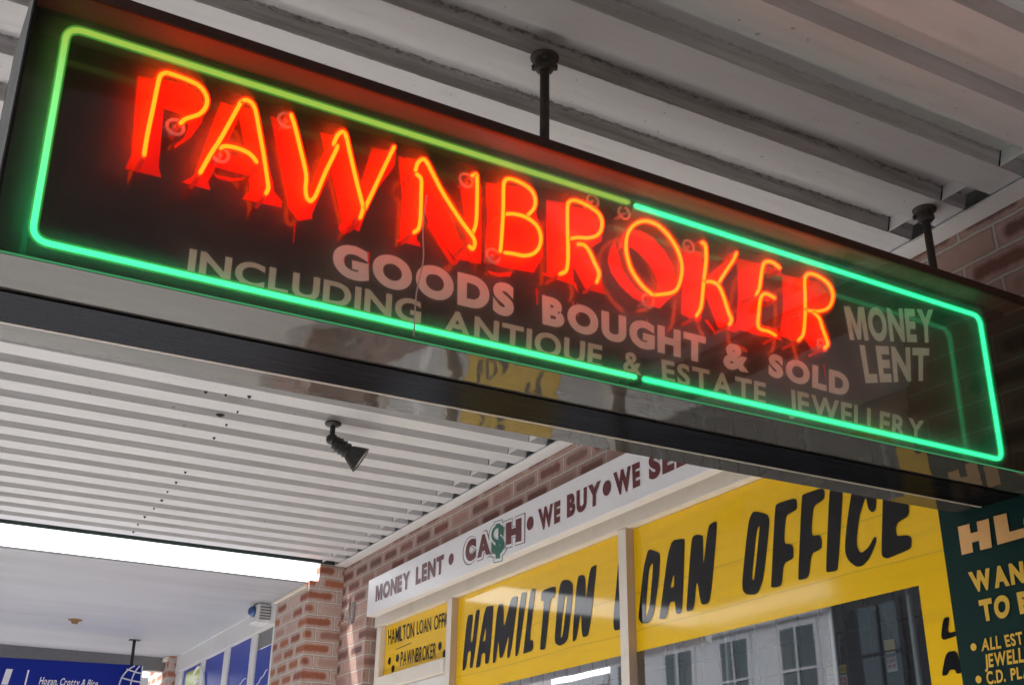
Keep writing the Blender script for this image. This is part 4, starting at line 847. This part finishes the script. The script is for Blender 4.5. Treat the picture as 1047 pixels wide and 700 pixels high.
na = empty('neighbour_awning', (1, 9, 3.14), label='flat pale grey awning soffit of the shop next door', cat='awning')
P(bx('soffit', (-.3, 2.268, 7.092, 10.90, 3.14, 3.152), M['soffit'], na))
P(bx('end_beam', (-.3, 2.195, 10.905, 11.02, 3.02, 3.15), M['grey_metal'], na, .004))
P(bx('wall_strip', (2.24, 2.268, 7.09, 7.752, 3.118, 3.1385), M['cream'], na, .002))
P(bx('wall_strip', (2.17, 2.198, 10.76, 11.5, 3.10, 3.135), M['cream'], na, .002))
P(bx('street_beam', (-.36, -.302, 7.092, 11.02, 3.05, 3.2), M['white_trim'], na, .004))
fa = empty('sun_block_roof', (1, 15, 3.0), label='added plain grey roof out of view that keeps sun off the far brick pier', cat='awning')  # roof added out of view to keep direct sun off the far pier
P(bx('soffit', (-.3, 2.6, 11.9, 24, 3.06, 3.08), M['soffit'], fa)); P(bx('street_beam', (-.36, -.302, 11.9, 24, 2.98, 3.2), M['white_trim'], fa, .004))
bm = bmesh.new(); lathe(bm, [(.055, 0), (.05, -.006), (.03, -.012), (.022, -.03), (.004, -.034)], Matrix.Translation((1.155, 9.297, 3.1395)), 16)
rs = mesh_obj('ceiling_fitting', bm, M['rust']); tag(rs, 'small rusty fitting left on the flat grey soffit', 'fitting')
bs = empty('hanging_sign', (1.0, 10.0, 2.52), label='dark blue shop sign hanging under the flat awning at the lower left', cat='sign')
bs.rotation_euler = (0, R(-1.2), 0)
bm = bmesh.new(); box(bm, -1.2, .842, -.02, .06, -.15, .396, .004); mesh_obj('sign_box', bm, M['blue_sign'], bs)
bm = bmesh.new()
yy = -.0215
text_mesh(bm, 'al', [(-.35, yy, .31), (-.155, yy, .31), (-.175, yy, .19), (-.37, yy, .19)], .05)
text_mesh(bm, 'Hogan, Crotty & Bice', [(.06, yy, .262), (.508, yy, .262), (.498, yy, .205), (.052, yy, .205)], .02)
text_mesh(bm, 'Principals', [(.05, yy, .172), (.27, yy, .172), (.262, yy, .115), (.042, yy, .115)], .02)
bm.faces.new([bm.verts.new(p) for p in ((-.045, yy, .31), (-.033, yy, .31), (-.053, yy, .06), (-.065, yy, .06))])
mesh_obj('white_lettering', bm, M['whitep'], bs)
bm = bmesh.new()
cx, cz_ = .86, .22; clip = lambda p: p if p[0] < .835 else None
for off in (-.19, -.10, 0.0):
    pts = [(cx+off*math.sqrt(max(0, 1-(v/.19)**2)), -.024, cz_+v) for v in [-.17+.02*j for j in range(18)]]
    tube(bm, [(min(p[0], .838), p[1], p[2]) for p in pts], .006, 5)
for v in (-.1, -.03, .05, .12):
    h = .19*math.sqrt(1-(v/.19)**2); tube(bm, [(cx-h, -.024, cz_+v+.02), (cx-h*.5, -.024, cz_+v), (.838, -.024, cz_+v-.008)], .006, 5)
mesh_obj('globe_emblem', bm, M['whitep'], bs)
bm = bmesh.new(); tube(bm, [(.754, .02, .397), (.754, .02, .612)], .013, 10); box(bm, .71, .80, -.02, .06, .600, .612)
mesh_obj('hanger_post', bm, M['black_metal'], bs)

# ------------------------------------------------------------------ buildings across the street
def facade(y0, y1, h, mat, label, nwin, trim='facade_trim'):
    root = empty('street_building', (-14.2, (y0+y1)/2, 0), label=label, cat='building')
    P(bx('wall', (-18, -14.2, y0+.02, y1-.02, 0, h), mat, root))
    P(bx('cornice', (-14.199, -13.95, y0+.02, y1-.02, h-.35, h-.05), M[trim], root, .02))
    P(bx('string_course', (-14.199, -14.08, y0+.02, y1-.02, 3.5, 3.75), M[trim], root))
    st = (y1-y0)/nwin
    for i in range(nwin):
        c = y0 + st*(i+.5)
        for (z0, z1, wd) in ((1.0, 2.9, 1.6), (4.6, min(6.7, h-.55), 1.15)):
            fr = P(bx('window', (-14.199, -14.13, c-wd/2-.12, c+wd/2+.12, z0-.12, z1+.12), M[trim], root))
            bm = bmesh.new(); bm.faces.new([bm.verts.new(p) for p in ((-14.125, c-wd/2, z0), (-14.125, c+wd/2, z0), (-14.125, c+wd/2, z1), (-14.125, c-wd/2, z1))])
            o = mesh_obj('pane', bm, M['blue_grey'], fr); o.location = -fr.location - root.location
            bm = bmesh.new(); zm = (z0+z1)/2; box(bm, -14.12, -14.09, c-.03, c+.03, z0, z1); box(bm, -14.119, -14.092, c-wd/2, c-.031, zm-.03, zm+.03); box(bm, -14.119, -14.092, c+.031, c+wd/2, zm-.03, zm+.03)
            o = mesh_obj('glazing_bars', bm, M[trim], fr); o.location = -fr.location - root.location
M['blue_grey'] = paint('far_window_glass', (.05,.08,.10), .1, .2, 1, .0)
M['brick_far'] = paint('far_brick', (.36,.20,.16), .85, .15, 3, .1)
M['dark_far'] = paint('dark_rendered_facade', (.045,.045,.05), .8, .2, 2, .1)
facade(-14, 3, 6.9, M['render'], 'pale rendered two storey building across the street, nearest block', 5)
facade(3, 11.5, 6.4, M['brick_far'], 'red brick two storey building across the street', 3)
facade(11.5, 20.2, 9.6, M['dark_far'], 'tall charcoal building across the street, added to darken the window reflection', 3, 'dark_far')  # put in tall and dark to dim the reflection in the right pane
facade(20.2, 30, 7.15, M['render'], 'pale grey building with tall framed windows across the street', 4)
facade(30, 40, 6.5, M['brick_far'], 'low red brick building further along across the street', 4)
facade(40, 70, 8.2, M['render'], 'long pale building at the far end across the street', 9)
# ------------------------------------------------------------------ the neon sign
ax = ((0.99846, 0.04708, 0.02933), (-0.0471, 0.99889, 0.0), (-0.02929, -0.00138, 0.99957))
sg = empty('neon_sign', (0.0512, 1.6858, 2.4351), label='large black pawnbroker sign with glowing red neon letters inside a green neon border', cat='neon sign')
sg.rotation_euler = Matrix(ax).transposed().to_euler()
XL, XR, ZB, ZTOP, YF, YB = -.058, 2.424, -.060, .424, -.075, .255
panel = bx('panel', (XL+.006, 2.40, .05, .165, ZB+.004, ZTOP-.002), M['panel'], sg)
bm = bmesh.new(); bm.faces.new([bm.verts.new(p) for p in ((XL, YF, ZB), (XL, YF, ZTOP), (XR, YF, ZTOP), (XR, YF, ZB))])
mesh_obj('front_cover', bm, M['cover'], sg)
bm = bmesh.new(); bm.faces.new([bm.verts.new(p) for p in ((XL, YB, ZB), (XR, YB, ZB), (XR, YB, ZTOP), (XL, YB, ZTOP))])
M['clear'] = clear_glass('clear_acrylic', (.82,.82,.80), .25)
mesh_obj('back_cover', bm, M['clear'], sg)
bx('floor_sheet', (XL, XR, YF, YB, ZB-.005, ZB), M['floor'], sg)
bx('base_rail', (XL-.003, 2.41, .050, .166, ZB-.009, ZB-.0055), M['base_rail'], sg)
bx('edge_bead', (XL-.003, 2.41, .1675, .175, ZB-.010, ZB-.0055), M['trim_bead'], sg)
bm = bmesh.new(); box(bm, XL, XR, YF, -.001, ZTOP+.002, ZTOP+.012); box(bm, XL, XR, .0, YB, ZTOP+.003, ZTOP+.014)
bmesh.ops.recalc_face_normals(bm, faces=bm.faces); lid = mesh_obj('lid', bm, M['lid'], sg)
bx('lid_rail', (XL+.002, 2.41, -.006, .049, ZTOP-.010, ZTOP+.0025), M['lid_rail'], lid)
bx('lid_lip', (XL, XR, YF-.006, YF-.001, ZTOP-.008, ZTOP+.014), M['lip'], lid)
M['cap'] = cap_mat()
for x in (XL-.001, XR):
    e_ = bx('end_cap', (x-.002, x+.002, YF, YB, ZB, ZTOP), M['cap'], sg)
M['end_matt'] = paint('matt_panel_end', (.075,.075,.08), .9, .25, 20, .1, spec=.05, dirt=.4, dirtcol=(.03,.03,.03), local=True)
bx('panel_end', (XL+.003, XL+.0055, .0502, .1648, ZB+.0045, ZTOP-.0025), M['end_matt'], panel)
bx('corner_strip', (XL-.006, XL-.0035, YF-.002, .166, ZB-.004, ZTOP+.01), M['matt_edge'], sg)
bx('edge_glow_strip', (XL-.0032, XR, YF-.0022, YF-.0005, ZB-.004, ZB-.0015), M['edge_glow'], sg)
# painted serif letters and lettering on the panel
for letter, polys in PA:
    bm = bmesh.new()
    for i, pl in enumerate(polys):
        yv = .0494 - .00012*i
        flat_poly(bm, [[(x, yv, z) for x, z in pl]])
    bmesh.ops.recalc_face_normals(bm, faces=bm.faces)
    mesh_obj('painted_letter', bm, M['redpaint'], panel)
rd = random.Random(11)
for k_ in range(9):
    x_ = rd.uniform(.30, 1.78); z_ = .145 - .012*(x_-.3) + rd.uniform(-.012, .018); l_ = rd.uniform(.006, .022); w_ = rd.uniform(.0012, .003)
    bm = bmesh.new(); flat_poly(bm, [[(x_-w_, .0493, z_+.02), (x_+w_, .0493, z_+.02), (x_+w_*.8, .0493, z_-l_), (x_, .0493, z_-l_-.004), (x_-w_*.8, .0493, z_-l_)]])
    mesh_obj('paint_drip', bm, M['redpaint'], panel)
for txt, quad, bold, c_ in T:
    bm = bmesh.new(); text_mesh(bm, txt, [(x, .0492, z) for x, z in quad], bold)
    mesh_obj('lettering', bm, M['let_'+c_], panel)
# red neon tubes
RT = .0060
M['end_glow'] = neon_glass('dim_red_tube_end', (.55, .012, .008), (.9, .5, .4), .6)  # unlit tube ends given a dull red glow of their own
M['green_end'] = paint('blacked_out_tube_end', (.02,.03,.02), .4, .3, 40, .0, local=True)
for letter, strokes in NE:
    gb_, cb_, eb_ = bmesh.new(), bmesh.new(), bmesh.new()
    for s_ in strokes:
        pts = spline([(x, 0, z) for x, z in s_], 7)
        a, r_ = rounded(pts, RT); tube(gb_, a, r_, 12)
        a, r_ = rounded(pts, RT*.60); tube(cb_, a, r_, 8)
        for e0, e1 in ((pts[0], pts[1]), (pts[-1], pts[-2])):
            dd = (e0-e1).normalized()
            tube(eb_, spline([e0+dd*.004+Vector((0, .005, 0)), e0+dd*.007+Vector((0, .018, 0)), e0+dd*.006+Vector((0, .047, 0))], 4), RT*.62, 8)
    lt = mesh_obj('neon_letter', gb_, M['red_glass'], sg, True)
    mesh_obj('glowing_gas', cb_, M['red_core'], lt, True); mesh_obj('tube_end', eb_, M['end_glow'], lt, True)
# green border: two bent tubes with a gap at the middle of the top and bottom runs
def corner_path(c):
    out = []; r_ = .028
    for i, p in enumerate(c):
        p = Vector((p[0], 0, p[1]))
        if i in (0, len(c)-1): out.append(p); continue
        a = Vector((c[i-1][0], 0, c[i-1][1])); b = Vector((c[i+1][0], 0, c[i+1][1]))
        u_ = (a-p).normalized()*r_; v_ = (b-p).normalized()*r_
        for k_ in range(9):
            t_ = k_/8; out.append((p+u_)*(1-t_)**2 + 2*p*t_*(1-t_) + (p+v_)*t_**2)
    res = []
    for a, b in zip(out, out[1:]):
        n_ = max(1, int((b-a).length/.05)); res += [a+(b-a)*k_/n_ for k_ in range(n_)]
    return res + [out[-1]]
GT = .0082
for c, gm, cm, nm in (([(1.158, .407), (-.001, .408), (.001, .004), (1.150, -.001)], 'green_glass_dim', 'green_core_dim', 'left'), ([(1.182, .404), (2.309, .395), (2.291, -.004), (1.176, -.001)], 'green_glass', 'green_core', 'right')):
    pts = corner_path(c); gb_, cb_, eb_ = bmesh.new(), bmesh.new(), bmesh.new()
    a, r_ = rounded(pts, GT); tube(gb_, a, r_, 12); a, r_ = rounded(pts, GT*.6); tube(cb_, a, r_, 8)
    for e0 in (pts[0], pts[-1]): tube(eb_, [e0+Vector((0, .006, 0)), e0+Vector((0, .048, 0))], GT*.8, 8)
    o = mesh_obj('green_neon_tube', gb_, M['green_glass'] if nm == 'right' else M['green_glass_dim'], sg, True)
    o['label'] = 'dimmer yellow green half of the neon border' if nm == 'left' else 'bright green half of the neon border'
    mesh_obj('glowing_gas', cb_, M[cm], o, True); mesh_obj('tube_end', eb_, M['green_end'], o, True)
for x, z in RING:
    bm = bmesh.new(); 
    circ = [(x+.0145*math.cos(2*math.pi*k_/20), .018, z+.0145*math.sin(2*math.pi*k_/20)) for k_ in range(21)]
    tube(bm, circ, .0034, 8, cap=False)
    tube(bm, [(x, .0185, z), (x, .0495, z)], .0045, 10)
    mesh_obj('tube_support', bm, M['ring_glass'], sg, True)
M['thread'] = paint('white_thread', (.5,.42,.40), .7, .1, 40, .0, local=True)
bm = bmesh.new(); tube(bm, spline([(.640, -.070, .235), (.634, -.0705, .16), (.636, -.0705, .10), (.624, -.0705, .03), (.621, -.0705, -.052)], 6), .0013, 6)
th = mesh_obj('hanging_thread', bm, M['thread'], sg, True)

# hanging rods
for i, (x, y, zt, sx, lab) in enumerate(((1.047, 1.842, 3.2748, 1.02, 'rusty rod with a dark ceiling plate holding the middle of the neon sign'), (2.33, 1.902, 3.2748, 2.3, 'rusty rod with a dark ceiling plate holding the sign close to the brick wall'))):
    lx, ly, lz = (sum(ax[r][c_]*((x, y, 0)[c_]-(0.0512, 1.6858, 0)[c_]) for c_ in (0, 1)) for r in range(3))
    bot = 2.4351 + ax[0][2]*sx + ax[2][2]*(ZTOP+.016)
    r_ = empty('hanging_rod', (x, y, bot), label=lab, cat='rod', group='rods holding up the neon sign')
    bm = bmesh.new(); tube(bm, [(0, 0, .001), (0, 0, zt-bot)], .0112, 14); mesh_obj('rod', bm, M['rod'], r_, True)
    bm = bmesh.new(); lathe(bm, [(.034, zt-bot), (.033, zt-bot-.004), (.024, zt-bot-.010), (.023, zt-bot-.030), (.020, zt-bot-.036), (.014, zt-bot-.038)], Matrix.Identity(4), 22)
    for k_ in (0, 2.1, 4.2): lathe(bm, [(.007, zt-bot-.012), (.007, zt-bot-.022), (.002, zt-bot-.023)], Matrix.Translation((.028*math.cos(k_), .028*math.sin(k_), 0)), 6)
    mesh_obj('ceiling_plate', bm, M['rod'], r_)
